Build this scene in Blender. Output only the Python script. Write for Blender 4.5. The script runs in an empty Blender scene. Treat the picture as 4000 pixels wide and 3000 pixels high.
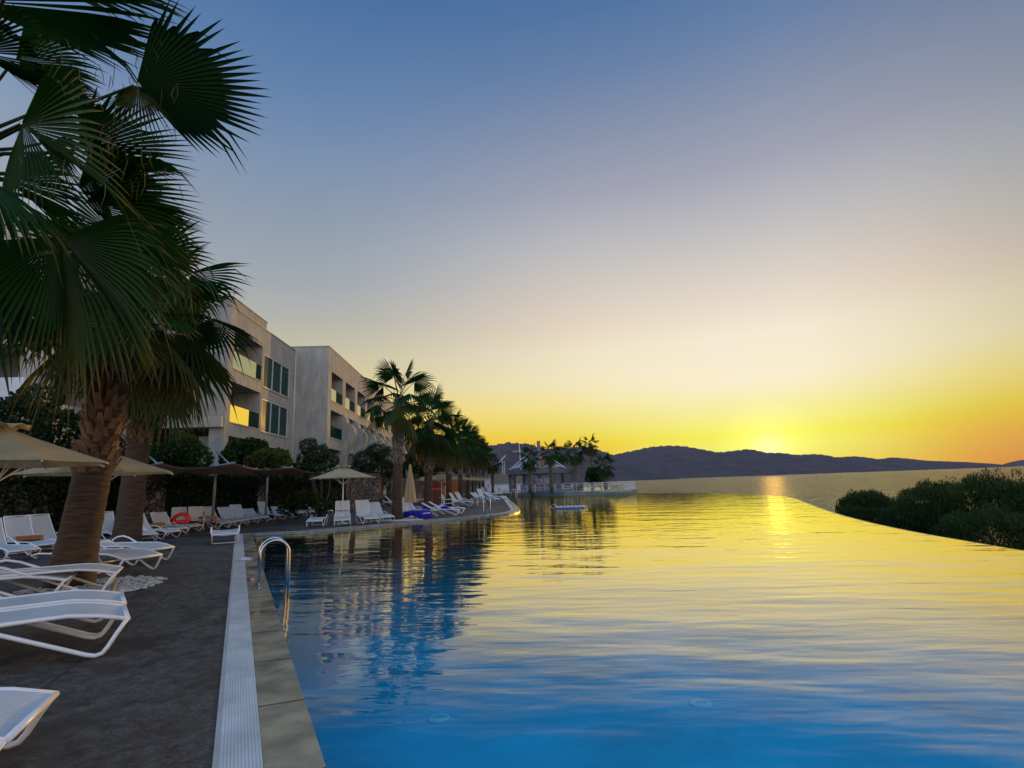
import bpy, math, random
from mathutils import Vector, Matrix
S = bpy.context.scene
COL = S.collection
PI = math.pi
# ---------------------------------------------------------------- camera model (eye 1.6 m above the deck)
F = 2100.0; EYE = 1.6; PITCH = math.atan(388/F); ROLL = math.radians(2.0)
cf = Vector((0, math.cos(PITCH), math.sin(PITCH)))
u0 = Vector((0, -math.sin(PITCH), math.cos(PITCH)))
cr = Vector((1, 0, 0))*math.cos(ROLL) - u0*math.sin(ROLL)
cu = u0*math.cos(ROLL) + Vector((1, 0, 0))*math.sin(ROLL)
def ray(u, v): return cf + cr*((u-2000)/F) - cu*((v-1500)/F)
def G(u, v, z=0.0):                      # point at height z
    d = ray(u, v); t = (z-EYE)/d.z
    return Vector((d.x*t, d.y*t, z))
def D(u, v, Y):                          # point at distance Y
    d = ray(u, v); t = Y/d.y
    return Vector((d.x*t, Y, EYE+d.z*t))
def proj(p):
    q = Vector(p)-Vector((0, 0, EYE)); w = q.dot(cf)
    return 2000+F*q.dot(cr)/w, 1500-F*q.dot(cu)/w
cd = bpy.data.cameras.new('camera'); cam = bpy.data.objects.new('camera', cd); COL.objects.link(cam)
cd.sensor_width = 36; cd.lens = 36*F/4000; cd.clip_end = 60000; cd.clip_start = 0.05
M = Matrix((cr, cu, -cf)).transposed().to_4x4(); M.translation = Vector((0, 0, EYE)); cam.matrix_world = M
S.camera = cam
# ---------------------------------------------------------------- helpers
class MB:
    def __init__(s): s.v = []; s.f = []; s.c = []; s.m = []; s.mi = 0
    def add(s, vs, fs, col=None):
        n = len(s.v); s.v.extend([tuple(p) for p in vs]); s.f.extend([tuple(i+n for i in f) for f in fs])
        s.c.extend([col or (0, 0, 0, 1)]*len(vs)); s.m.extend([s.mi]*len(fs))
    def box(s, c, d, rz=0.0, taper=1.0):
        hx, hy, hz = d[0]/2, d[1]/2, d[2]/2; ca, sa = math.cos(rz), math.sin(rz); vs = []
        for z, t in ((-hz, 1), (hz, taper)):
            for x, y in ((-hx, -hy), (hx, -hy), (hx, hy), (-hx, hy)):
                x *= t; y *= t
                vs.append((c[0]+x*ca-y*sa, c[1]+x*sa+y*ca, c[2]+z))
        s.add(vs, [(3, 2, 1, 0), (4, 5, 6, 7), (0, 1, 5, 4), (1, 2, 6, 5), (2, 3, 7, 6), (3, 0, 4, 7)])
    def tube(s, pts, r, n=8, col=None, caps=True):
        pts = [Vector(p) for p in pts]; rs = r if isinstance(r, (list, tuple)) else [r]*len(pts)
        vs = []; fs = []; t0 = (pts[1]-pts[0]).normalized()
        a = Vector((0, 0, 1)) if abs(t0.z) < .9 else Vector((1, 0, 0)); x = t0.cross(a).normalized()
        for i, p in enumerate(pts):
            t = (pts[min(i+1, len(pts)-1)]-pts[max(i-1, 0)]).normalized()
            x = (x - t*x.dot(t)).normalized(); y = t.cross(x)
            for k in range(n):
                g = 2*PI*k/n; vs.append(p+(x*math.cos(g)+y*math.sin(g))*rs[i])
        for i in range(len(pts)-1):
            for k in range(n):
                k2 = (k+1) % n; fs.append((i*n+k, i*n+k2, (i+1)*n+k2, (i+1)*n+k))
        if caps: fs.append(tuple(range(n-1, -1, -1))); fs.append(tuple((len(pts)-1)*n+k for k in range(n)))
        s.add(vs, fs, col)
    def lathe(s, prof, n=16, c=(0, 0, 0), col=None):
        vs = []; fs = []
        for r, z in prof:
            for k in range(n):
                g = 2*PI*k/n; vs.append((c[0]+r*math.cos(g), c[1]+r*math.sin(g), c[2]+z))
        for i in range(len(prof)-1):
            for k in range(n):
                k2 = (k+1) % n; fs.append((i*n+k, i*n+k2, (i+1)*n+k2, (i+1)*n+k))
        fs.append(tuple(range(n-1, -1, -1))); fs.append(tuple((len(prof)-1)*n+k for k in range(n)))
        s.add(vs, fs, col)
    def prism(s, poly, z0, z1):
        n = len(poly); vs = [(p[0], p[1], z0) for p in poly]+[(p[0], p[1], z1) for p in poly]
        fs = [tuple(range(n-1, -1, -1)), tuple(range(n, 2*n))]+[(i, (i+1) % n, n+(i+1) % n, n+i) for i in range(n)]
        s.add(vs, fs)
    def strip(s, A, B):
        n = len(A); s.add(list(A)+list(B), [(i, i+1, n+i+1, n+i) for i in range(n-1)])
    def grid(s, fn, nu, nv):
        vs = [fn(i/nu, j/nv) for j in range(nv+1) for i in range(nu+1)]
        s.add(vs, [(j*(nu+1)+i, j*(nu+1)+i+1, (j+1)*(nu+1)+i+1, (j+1)*(nu+1)+i) for j in range(nv) for i in range(nu)])
    def build(s, name, mats, parent=None, smooth=False, kind=None, colors=False):
        me = bpy.data.meshes.new(name); me.from_pydata(s.v, [], s.f)
        if not isinstance(mats, (list, tuple)): mats = [mats]
        for m in mats: me.materials.append(m)
        if len(mats) > 1: me.polygons.foreach_set('material_index', s.m)
        if colors:
            at = me.color_attributes.new('tint', 'FLOAT_COLOR', 'POINT')
            at.data.foreach_set('color', [x for c in s.c for x in c])
        if smooth: me.polygons.foreach_set('use_smooth', [True]*len(me.polygons))
        me.update(); o = bpy.data.objects.new(name, me); COL.objects.link(o)
        if parent: o.parent = parent
        if kind: o['kind'] = kind
        return o
def E(name, loc=(0, 0, 0), rz=0.0, label=None, cat=None, group=None, sc=1.0):
    o = bpy.data.objects.new(name, None); COL.objects.link(o); o.location = loc; o.rotation_euler = (0, 0, rz); o.scale = (sc, sc, sc)
    o.empty_display_size = .2
    return tag(o, label, cat, group)
def tag(o, label, cat, group=None):
    if label: o['label'] = label
    if cat: o['category'] = cat
    if group: o['group'] = group
    return o
def dup(root, loc, rz, label=None, sc=1.0, skip=()):
    r = root.copy(); COL.objects.link(r); r.location = loc; r.rotation_euler = (0, 0, rz); r.scale = (sc, sc, sc)
    if label: r['label'] = label
    for ch in list(root.children):
        c = ch.copy(); COL.objects.link(c); c.parent = r
        for g in list(ch.children):
            d = g.copy(); COL.objects.link(d); d.parent = c
    return r
# ---------------------------------------------------------------- materials
def L(r, g, b):                          # sRGB 0-255 -> linear
    def f(c):
        c /= 255; return c/12.92 if c <= .04045 else ((c+.055)/1.055)**2.4
    return (f(r), f(g), f(b), 1)
def nt(name):
    m = bpy.data.materials.new(name); m.use_nodes = True; t = m.node_tree; t.nodes.clear()
    return m, t, t.nodes, t.links
def pm(name, c1, c2=None, scale=4.0, rough=.6, metal=0.0, bump=0.0, bscale=None, coat=0.0, spec=.5, aniso=(1, 1, 1), r2=None, detail=4, trans=0.0):
    m, t, N, K = nt(name)
    out = N.new('ShaderNodeOutputMaterial'); b = N.new('ShaderNodeBsdfPrincipled'); K.new(b.outputs[0], out.inputs[0])
    b.inputs['Roughness'].default_value = rough; b.inputs['Metallic'].default_value = metal
    b.inputs['Specular IOR Level'].default_value = spec; b.inputs['Coat Weight'].default_value = coat
    c1 = tuple(c1)+((1,) if len(c1) == 3 else ())
    if c2 is None: c2 = tuple(min(1, x*.82) for x in c1[:3])+(1,)
    c2 = tuple(c2)+((1,) if len(c2) == 3 else ())
    tc = N.new('ShaderNodeTexCoord'); mp = N.new('ShaderNodeMapping'); mp.inputs['Scale'].default_value = aniso; K.new(tc.outputs['Object'], mp.inputs[0])
    n = N.new('ShaderNodeTexNoise'); n.inputs['Scale'].default_value = scale; n.inputs['Detail'].default_value = detail; K.new(mp.outputs[0], n.inputs['Vector'])
    r = N.new('ShaderNodeValToRGB'); r.color_ramp.elements[0].position = .32; r.color_ramp.elements[1].position = .68
    r.color_ramp.elements[0].color = c2; r.color_ramp.elements[1].color = c1
    K.new(n.outputs['Fac'], r.inputs[0]); K.new(r.outputs[0], b.inputs['Base Color'])
    if r2 is not None:
        mr = N.new('ShaderNodeMapRange'); mr.inputs['From Min'].default_value = .35; mr.inputs['From Max'].default_value = .65
        mr.inputs['To Min'].default_value = r2; mr.inputs['To Max'].default_value = rough
        n3 = N.new('ShaderNodeTexNoise'); n3.inputs['Scale'].default_value = scale*.4; K.new(mp.outputs[0], n3.inputs['Vector'])
        K.new(n3.outputs['Fac'], mr.inputs['Value']); K.new(mr.outputs[0], b.inputs['Roughness'])
    if bump:
        bp = N.new('ShaderNodeBump'); bp.inputs['Strength'].default_value = 1; bp.inputs['Distance'].default_value = bump
        n2 = N.new('ShaderNodeTexNoise'); n2.inputs['Scale'].default_value = bscale or scale*6; n2.inputs['Detail'].default_value = 5; K.new(mp.outputs[0], n2.inputs['Vector'])
        K.new(n2.outputs['Fac'], bp.inputs['Height']); K.new(bp.outputs[0], b.inputs['Normal'])
    if trans:
        tr = N.new('ShaderNodeBsdfTranslucent'); K.new(r.outputs[0], tr.inputs[0]); mx = N.new('ShaderNodeMixShader'); mx.inputs[0].default_value = trans
        K.new(b.outputs[0], mx.inputs[1]); K.new(tr.outputs[0], mx.inputs[2]); K.new(mx.outputs[0], out.inputs[0])
    return m
def leafmat(name, g1, g2, tip, dead, tr=.35):
    """tint attribute: r = 0 at the hub, 1 at the tip; g = random per leaf; b = 1 when the leaf is dry"""
    m, t, N, K = nt(name)
    out = N.new('ShaderNodeOutputMaterial'); at = N.new('ShaderNodeAttribute'); at.attribute_name = 'tint'
    sp = N.new('ShaderNodeSeparateColor'); K.new(at.outputs['Color'], sp.inputs[0])
    def mix(a, b, f):
        x = N.new('ShaderNodeMix'); x.data_type = 'RGBA'
        for i, q in ((6, a), (7, b)):
            if isinstance(q, tuple): x.inputs[i].default_value = q
            else: K.new(q, x.inputs[i])
        K.new(f, x.inputs[0]); return x.outputs[2]
    c = mix(g1, g2, sp.outputs[1])
    mr = N.new('ShaderNodeMapRange'); mr.inputs['From Min'].default_value = .8; mr.inputs['From Max'].default_value = 1.0; K.new(sp.outputs[0], mr.inputs['Value'])
    tm = N.new('ShaderNodeMath'); tm.operation = 'MULTIPLY'; K.new(mr.outputs[0], tm.inputs[0]); K.new(sp.outputs[1], tm.inputs[1])
    c = mix(c, tip, tm.outputs[0]); c = mix(c, dead, sp.outputs[2])
    b = N.new('ShaderNodeBsdfPrincipled'); b.inputs['Roughness'].default_value = .45; b.inputs['Specular IOR Level'].default_value = .16; K.new(c, b.inputs['Base Color'])
    tl = N.new('ShaderNodeBsdfTranslucent'); K.new(c, tl.inputs[0]); mx = N.new('ShaderNodeMixShader'); mx.inputs[0].default_value = tr
    K.new(b.outputs[0], mx.inputs[1]); K.new(tl.outputs[0], mx.inputs[2]); K.new(mx.outputs[0], out.inputs[0])
    return m
def glossmat(name, col, rough, refl, gcol=(1, 1, 1, 1)):
    m, t, N, K = nt(name); out = N.new('ShaderNodeOutputMaterial')
    d = N.new('ShaderNodeBsdfPrincipled'); d.inputs['Base Color'].default_value = tuple(col)+((1,) if len(col) == 3 else ()); d.inputs['Roughness'].default_value = rough; d.inputs['Specular IOR Level'].default_value = .5
    g = N.new('ShaderNodeBsdfGlossy'); g.inputs['Roughness'].default_value = rough; g.inputs['Color'].default_value = gcol
    mx = N.new('ShaderNodeMixShader'); mx.inputs[0].default_value = refl; K.new(d.outputs[0], mx.inputs[1]); K.new(g.outputs[0], mx.inputs[2]); K.new(mx.outputs[0], out.inputs[0]); return m
def stonemat(name, scale, ramp, mortar, bump=.03, rnd=1.0):
    m, t, N, K = nt(name); out = N.new('ShaderNodeOutputMaterial'); b = N.new('ShaderNodeBsdfPrincipled'); b.inputs['Roughness'].default_value = .85; K.new(b.outputs[0], out.inputs[0])
    tc = N.new('ShaderNodeTexCoord'); w = N.new('ShaderNodeTexNoise'); w.inputs['Scale'].default_value = 3
    mxv = N.new('ShaderNodeMix'); mxv.data_type = 'VECTOR'; mxv.inputs[0].default_value = .06
    K.new(tc.outputs['Object'], w.inputs['Vector']); K.new(tc.outputs['Object'], mxv.inputs[4]); K.new(w.outputs['Color'], mxv.inputs[5])
    v = N.new('ShaderNodeTexVoronoi'); v.inputs['Scale'].default_value = scale; v.inputs['Randomness'].default_value = rnd; K.new(mxv.outputs[1], v.inputs['Vector'])
    e = N.new('ShaderNodeTexVoronoi'); e.feature = 'DISTANCE_TO_EDGE'; e.inputs['Scale'].default_value = scale; e.inputs['Randomness'].default_value = rnd; K.new(mxv.outputs[1], e.inputs['Vector'])
    sp = N.new('ShaderNodeSeparateColor'); K.new(v.outputs['Color'], sp.inputs[0])
    r = N.new('ShaderNodeValToRGB'); cr_ = r.color_ramp
    for i, c in enumerate(ramp):
        el = cr_.elements[i] if i < 2 else cr_.elements.new(i/len(ramp))
        el.position = i/len(ramp); el.color = c
    cr_.interpolation = 'CONSTANT'; K.new(sp.outputs[0], r.inputs[0])
    n = N.new('ShaderNodeTexNoise'); n.inputs['Scale'].default_value = 14; n.inputs['Detail'].default_value = 6; K.new(tc.outputs['Object'], n.inputs['Vector'])
    mu = N.new('ShaderNodeMix'); mu.data_type = 'RGBA'; mu.blend_type = 'MULTIPLY'; mu.inputs[0].default_value = .6; K.new(r.outputs[0], mu.inputs[6]); K.new(n.outputs['Fac'], mu.inputs[7])
    mr = N.new('ShaderNodeMapRange'); mr.inputs['From Min'].default_value = .03; mr.inputs['From Max'].default_value = .12; K.new(e.outputs['Distance'], mr.inputs['Value'])
    mm = N.new('ShaderNodeMix'); mm.data_type = 'RGBA'; mm.inputs[6].default_value = mortar; K.new(mr.outputs[0], mm.inputs[0]); K.new(mu.outputs[2], mm.inputs[7]); K.new(mm.outputs[2], b.inputs['Base Color'])
    bp = N.new('ShaderNodeBump'); bp.inputs['Distance'].default_value = bump; K.new(mr.outputs[0], bp.inputs['Height']); K.new(bp.outputs[0], b.inputs['Normal'])
    return m
def watermat(name, tint, waves, rough=.0, deep=None, ior=1.33, curve=None, gcol=(1, 1, 1, 1), calm=None):
    """transparent + mirror by Fresnel; waves = [(scale, (sx,sy), rot, bump distance)]"""
    m, t, N, K = nt(name); out = N.new('ShaderNodeOutputMaterial'); tc = N.new('ShaderNodeTexCoord'); nrm = None
    for sc, an, rot, dist in waves:
        mp = N.new('ShaderNodeMapping'); mp.inputs['Scale'].default_value = (an[0], an[1], 1); mp.inputs['Rotation'].default_value = (0, 0, rot); mp.vector_type = 'POINT'
        rt = N.new('ShaderNodeMapping'); rt.inputs['Rotation'].default_value = (0, 0, rot); K.new(tc.outputs['Object'], rt.inputs[0])
        mp.inputs['Rotation'].default_value = (0, 0, 0); K.new(rt.outputs[0], mp.inputs[0])
        n = N.new('ShaderNodeTexNoise'); n.inputs['Scale'].default_value = sc; n.inputs['Detail'].default_value = 1.5; n.inputs['Distortion'].default_value = .3; K.new(mp.outputs[0], n.inputs['Vector'])
        b = N.new('ShaderNodeBump'); b.inputs['Strength'].default_value = 1; b.inputs['Distance'].default_value = dist; K.new(n.outputs['Fac'], b.inputs['Height'])
        if calm:                                         # smoother towards the sheltered far side
            sy = N.new('ShaderNodeSeparateXYZ'); K.new(tc.outputs['Object'], sy.inputs[0]); cm = N.new('ShaderNodeMapRange'); cm.inputs['From Min'].default_value = calm[0]; cm.inputs['From Max'].default_value = calm[1]; cm.inputs['To Min'].default_value = dist; cm.inputs['To Max'].default_value = dist*calm[2]; K.new(sy.outputs[1], cm.inputs['Value']); K.new(cm.outputs[0], b.inputs['Distance'])
        if nrm: K.new(nrm, b.inputs['Normal'])
        nrm = b.outputs[0]
    g = N.new('ShaderNodeBsdfGlossy'); g.inputs['Roughness'].default_value = rough; g.inputs['Color'].default_value = gcol; K.new(nrm, g.inputs['Normal'])
    fr = N.new('ShaderNodeFresnel'); fr.inputs['IOR'].default_value = ior; K.new(nrm, fr.inputs['Normal'])
    ff = fr.outputs[0]
    if curve:                                            # steeper than plain Fresnel: clear when looked into, mirror at a glance
        gm = N.new('ShaderNodeNewGeometry'); dt = N.new('ShaderNodeVectorMath'); dt.operation = 'DOT_PRODUCT'; K.new(gm.outputs['Incoming'], dt.inputs[0]); K.new(nrm, dt.inputs[1])
        mr = N.new('ShaderNodeMapRange'); mr.interpolation_type = 'SMOOTHSTEP'; mr.inputs['From Min'].default_value = 1-curve[0]; mr.inputs['From Max'].default_value = 1-curve[1]; mr.inputs['To Min'].default_value = .012; mr.inputs['To Max'].default_value = 1.0; K.new(dt.outputs['Value'], mr.inputs['Value']); ff = mr.outputs[0]
    if deep is None:
        d = N.new('ShaderNodeBsdfTransparent'); d.inputs[0].default_value = tint
    else:
        d = N.new('ShaderNodeBsdfDiffuse'); d.inputs[0].default_value = deep
    mx = N.new('ShaderNodeMixShader'); K.new(ff, mx.inputs[0]); K.new(d.outputs[0], mx.inputs[1]); K.new(g.outputs[0], mx.inputs[2]); K.new(mx.outputs[0], out.inputs[0])
    return m
def tilemat(name, c1, c2, mortar, size, rough=.25):
    m, t, N, K = nt(name); out = N.new('ShaderNodeOutputMaterial'); b = N.new('ShaderNodeBsdfPrincipled'); b.inputs['Roughness'].default_value = rough; K.new(b.outputs[0], out.inputs[0])
    tc = N.new('ShaderNodeTexCoord'); mp = N.new('ShaderNodeMapping'); mp.inputs['Rotation'].default_value = (0, 0, math.radians(26.6)); K.new(tc.outputs['Object'], mp.inputs[0])
    br = N.new('ShaderNodeTexBrick'); br.offset = 0; br.inputs['Scale'].default_value = 1/size; br.inputs['Brick Width'].default_value = 1; br.inputs['Row Height'].default_value = 1
    br.inputs['Mortar Size'].default_value = .018; br.inputs['Color1'].default_value = c1; br.inputs['Color2'].default_value = c2; br.inputs['Mortar'].default_value = mortar; br.inputs['Bias'].default_value = 0
    K.new(mp.outputs[0], br.inputs['Vector'])
    n = N.new('ShaderNodeTexNoise'); n.inputs['Scale'].default_value = .5; n.inputs['Detail'].default_value = 4; K.new(tc.outputs['Object'], n.inputs['Vector'])
    r = N.new('ShaderNodeMapRange'); r.inputs['From Min'].default_value = .3; r.inputs['From Max'].default_value = .7; r.inputs['To Min'].default_value = .72; r.inputs['To Max'].default_value = 1.1; K.new(n.outputs['Fac'], r.inputs['Value'])
    mu = N.new('ShaderNodeMix'); mu.data_type = 'RGBA'; mu.blend_type = 'MULTIPLY'; mu.inputs[0].default_value = 1; K.new(br.outputs['Color'], mu.inputs[6]); K.new(r.outputs[0], mu.inputs[7]); K.new(mu.outputs[2], b.inputs['Base Color'])
    return m
def slingmat(name, col):
    m, t, N, K = nt(name); out = N.new('ShaderNodeOutputMaterial'); b = N.new('ShaderNodeBsdfPrincipled'); b.inputs['Roughness'].default_value = .55
    tc = N.new('ShaderNodeTexCoord'); w = N.new('ShaderNodeTexWave'); w.bands_direction = 'Y'; w.inputs['Scale'].default_value = 14; K.new(tc.outputs['Object'], w.inputs['Vector'])
    r = N.new('ShaderNodeValToRGB'); r.color_ramp.elements[0].color = tuple(x*.72 for x in col[:3])+(1,); r.color_ramp.elements[1].color = col; K.new(w.outputs['Fac'], r.inputs[0])
    n = N.new('ShaderNodeTexNoise'); n.inputs['Scale'].default_value = 3; K.new(tc.outputs['Object'], n.inputs['Vector'])
    mr = N.new('ShaderNodeMapRange'); mr.inputs['To Min'].default_value = .8; mr.inputs['To Max'].default_value = 1.1; K.new(n.outputs['Fac'], mr.inputs['Value'])
    mu = N.new('ShaderNodeMix'); mu.data_type = 'RGBA'; mu.blend_type = 'MULTIPLY'; mu.inputs[0].default_value = 1; K.new(r.outputs[0], mu.inputs[6]); K.new(mr.outputs[0], mu.inputs[7])
    K.new(mu.outputs[2], b.inputs['Base Color'])
    bp = N.new('ShaderNodeBump'); bp.inputs['Distance'].default_value = .004; K.new(w.outputs['Fac'], bp.inputs['Height']); K.new(bp.outputs[0], b.inputs['Normal'])
    tl = N.new('ShaderNodeBsdfTranslucent'); K.new(mu.outputs[2], tl.inputs[0]); mx = N.new('ShaderNodeMixShader'); mx.inputs[0].default_value = .25
    K.new(b.outputs[0], mx.inputs[1]); K.new(tl.outputs[0], mx.inputs[2]); K.new(mx.outputs[0], out.inputs[0]); return m
def fabricmat(name, col, tr=.4):
    return pm(name, col, tuple(x*.8 for x in col[:3]), scale=2.0, rough=.8, bump=.004, bscale=9, trans=tr, aniso=(1, 1, .4))
MT = dict(
 deck=pm('deck_stone', (.052, .049, .046), (.007, .007, .007), scale=2.6, rough=.75, bump=.03, bscale=9, r2=.40, detail=12),
 joint=pm('joint_dark', (.012, .012, .012), rough=.9),
 coping=pm('coping_stone', (.34, .275, .16), (.13, .105, .065), scale=3.2, rough=.55, bump=.004, bscale=14, r2=.1, detail=8),
 grate=None,
 trunk=pm('palm_bark', (.085, .046, .025), (.022, .013, .008), scale=3.0, rough=.9, bump=.03, bscale=3.2, aniso=(1, 1, 9)),
 boot=pm('palm_boot', (.24, .13, .065), (.06, .034, .018), scale=6.0, rough=.85, bump=.01, aniso=(1, 1, .4)),
 boot_pale=pm('palm_boot_pale', (.30, .25, .19), (.10, .085, .07), scale=6.0, rough=.85, bump=.01),
 frond=leafmat('palm_frond', (.003, .024, .004, 1), (.012, .060, .007, 1), (.22, .14, .035, 1), (.22, .12, .045, 1), .32),
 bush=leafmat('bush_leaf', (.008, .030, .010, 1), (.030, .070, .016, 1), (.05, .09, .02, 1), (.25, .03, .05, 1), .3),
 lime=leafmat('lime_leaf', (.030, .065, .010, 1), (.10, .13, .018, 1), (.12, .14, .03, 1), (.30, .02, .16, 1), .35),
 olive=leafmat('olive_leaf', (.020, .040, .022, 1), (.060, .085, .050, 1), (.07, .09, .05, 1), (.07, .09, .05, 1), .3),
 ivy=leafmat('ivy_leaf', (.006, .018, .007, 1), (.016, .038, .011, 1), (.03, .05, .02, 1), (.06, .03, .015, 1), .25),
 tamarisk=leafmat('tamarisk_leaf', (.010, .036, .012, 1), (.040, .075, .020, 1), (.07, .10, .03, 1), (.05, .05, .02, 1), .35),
 bark=pm('bark', (.10, .075, .055), (.04, .03, .024), scale=6, rough=.9, bump=.02, aniso=(1, 1, .3)),
 frame=pm('white_tube', (.80, .80, .82), (.70, .70, .73), scale=3, rough=.3, spec=.6),
 sling=slingmat('white_sling', (.80, .81, .83, 1)),
 canvas=fabricmat('cream_canvas', (.72, .60, .36), .5),
 canvas2=fabricmat('brown_canvas', (.40, .27, .17), .4),
 wood=pm('teak', (.42, .16, .035), (.22, .075, .018), scale=4, rough=.5, aniso=(1, 8, 1)),
 wood_pale=pm('pale_wood', (.45, .30, .16), (.28, .17, .08), scale=3, rough=.7, aniso=(1, 6, 1)),
 steel=pm('polished_steel', (.55, .55, .56), (.45, .45, .46), scale=3, rough=.14, metal=1.0),
 greypost=pm('grey_steel', (.26, .28, .33), (.20, .21, .25), scale=3, rough=.45, metal=.3),
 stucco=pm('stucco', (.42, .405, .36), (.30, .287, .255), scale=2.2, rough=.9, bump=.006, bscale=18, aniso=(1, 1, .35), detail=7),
 stucco_shade=pm('stucco_shaded', (.10, .10, .095), (.075, .075, .07), scale=2, rough=.9),  # recess shade put into a darker copy of the wall colour
 trim=pm('pale_trim', (.46, .42, .38), (.38, .35, .31), scale=3, rough=.7),
 alu=pm('white_aluminium', (.62, .62, .60), (.52, .52, .51), scale=2, rough=.4),
 glass=pm('teal_glass', (.006, .055, .052), (.004, .038, .036), scale=1.2, rough=.25, spec=.12),
 frost=pm('frosted_balcony_glass', (.42, .60, .40), (.40, .57, .38), scale=1, rough=.6, spec=.2),
 frost_sunset=glossmat('sunset_balcony_glass', (.30, .20, .03), .03, .9, (1, .74, .16, 1)),  # sunset reflection strengthened by orange put into the mirror tint
 glass_dim=pm('dim_reflection_glass', (.004, .034, .032), (.003, .026, .025), scale=2, rough=.9, spec=.03),  # same balcony glass, its weaker sky reflection put into a dark colour
 stone=stonemat('rubble_stone', 3.6, [(.10, .09, .085, 1), (.22, .19, .16, 1), (.15, .14, .14, 1), (.28, .16, .08, 1), (.12, .11, .12, 1), (.30, .26, .20, 1)], (.02, .017, .015, 1)),
 brick=pm('brick_cap', (.20, .06, .035), (.12, .04, .025), scale=7, rough=.85),
 pool=tilemat('pool_tile', (.000, .36, .52, 1), (.000, .385, .55, 1), (.001, .40, .58, 1), .3, rough=.9),
 pooledge=tilemat('waterline_tile', (.005, .16, .48, 1), (.006, .22, .60, 1), (.05, .25, .5, 1), .1),
 infwall=pm('wet_wall', (.10, .08, .05), (.05, .04, .03), scale=2, rough=.3),
 fitting=pm('pool_fitting', (.06, .50, .62), (.03, .42, .56), scale=8, rough=.3),
 sea=watermat('sea_water', None, [(.06, (1, 3), .5, 1.8), (.35, (1, 2.4), .4, .75), (1.6, (1, 2), .3, .16)], rough=.12, deep=(.03, .03, .03, 1), gcol=(.90, .82, .74, 1)),
 water=watermat('pool_water', (.45, .92, 1.0, 1), [(.45, (.55, 1.5), .28, .032), (1.5, (.5, 1.6), .12, .015), (5.0, (.5, 1.5), .05, .0032)], rough=.0, curve=(.61, .94), gcol=(.96, .83, .42, 1), calm=(10, 45, .5)),
 hill=pm('hill_scrub', (.105, .085, .085), (.06, .055, .06), scale=.012, rough=1.0, spec=0.0, detail=10),
 earth=pm('earth', (.10, .075, .05), (.05, .04, .028), scale=.8, rough=1.0, bump=.05, spec=.1),
 grass=pm('grassy_bank', (.035, .060, .012), (.018, .030, .010), scale=.9, rough=1.0, bump=.15, bscale=5, spec=.1, detail=8),
 terrace=pm('glossy_terrace', (.30, .26, .19), (.22, .19, .15), scale=1.5, rough=.3, r2=.15),
 concrete=pm('grey_render', (.20, .21, .22), (.155, .165, .17), scale=2, rough=.75),
 whitewall=pm('white_paint', (.62, .64, .68), (.54, .56, .60), scale=1.5, rough=.7),
 tanwall=pm('tan_cloth_wall', (.22, .19, .15), (.17, .15, .12), scale=1.2, rough=.9),
 tent=fabricmat('white_membrane', (.62, .59, .62), .3),
 orange=pm('sunlit_cloth', (.42, .16, .06), rough=.8),  # low sunlight on the cloth is put into its colour
 dark=pm('dark_counter', (.022, .022, .026), rough=.5),
 blue=pm('blue_towel', (.012, .012, .42), (.006, .006, .20), scale=7, rough=.95, bump=.01, bscale=30),
 red=pm('red_vinyl', (.80, .018, .012), (.65, .012, .010), scale=3, rough=.35),
 lilo=pm('lilo_white', (.62, .64, .75), (.45, .50, .70), scale=3, rough=.3),
 liloblue=pm('lilo_blue', (.03, .10, .55), (.02, .07, .42), scale=3, rough=.3),
 pebble=pm('white_pebble', (.62, .60, .57), (.34, .33, .32), scale=9, rough=.6),
 plastic=pm('clear_bottle', (.55, .60, .68), rough=.12), cap=pm('bottle_cap', (.02, .08, .40), rough=.4),
 bottle_dark=pm('brown_glass', (.03, .018, .01), rough=.12),
 skin=pm('skin', (.42, .20, .12), (.36, .16, .09), scale=9, rough=.55), hair=pm('hair_dark', (.012, .009, .007), rough=.6), shorts=pm('shorts', (.03, .04, .08), rough=.8),
 lampglass=pm('lamp_glass', (.55, .57, .58), rough=.25), rust=pm('cabinet_red', (.16, .025, .018), (.10, .018, .013), scale=3, rough=.6),
 door=pm('orange_door', (.48, .16, .03), (.36, .11, .02), scale=3, rough=.6, aniso=(6, 1, 1)), paper=pm('crumpled_paper', (.6, .6, .66), rough=.9),
)
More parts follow.
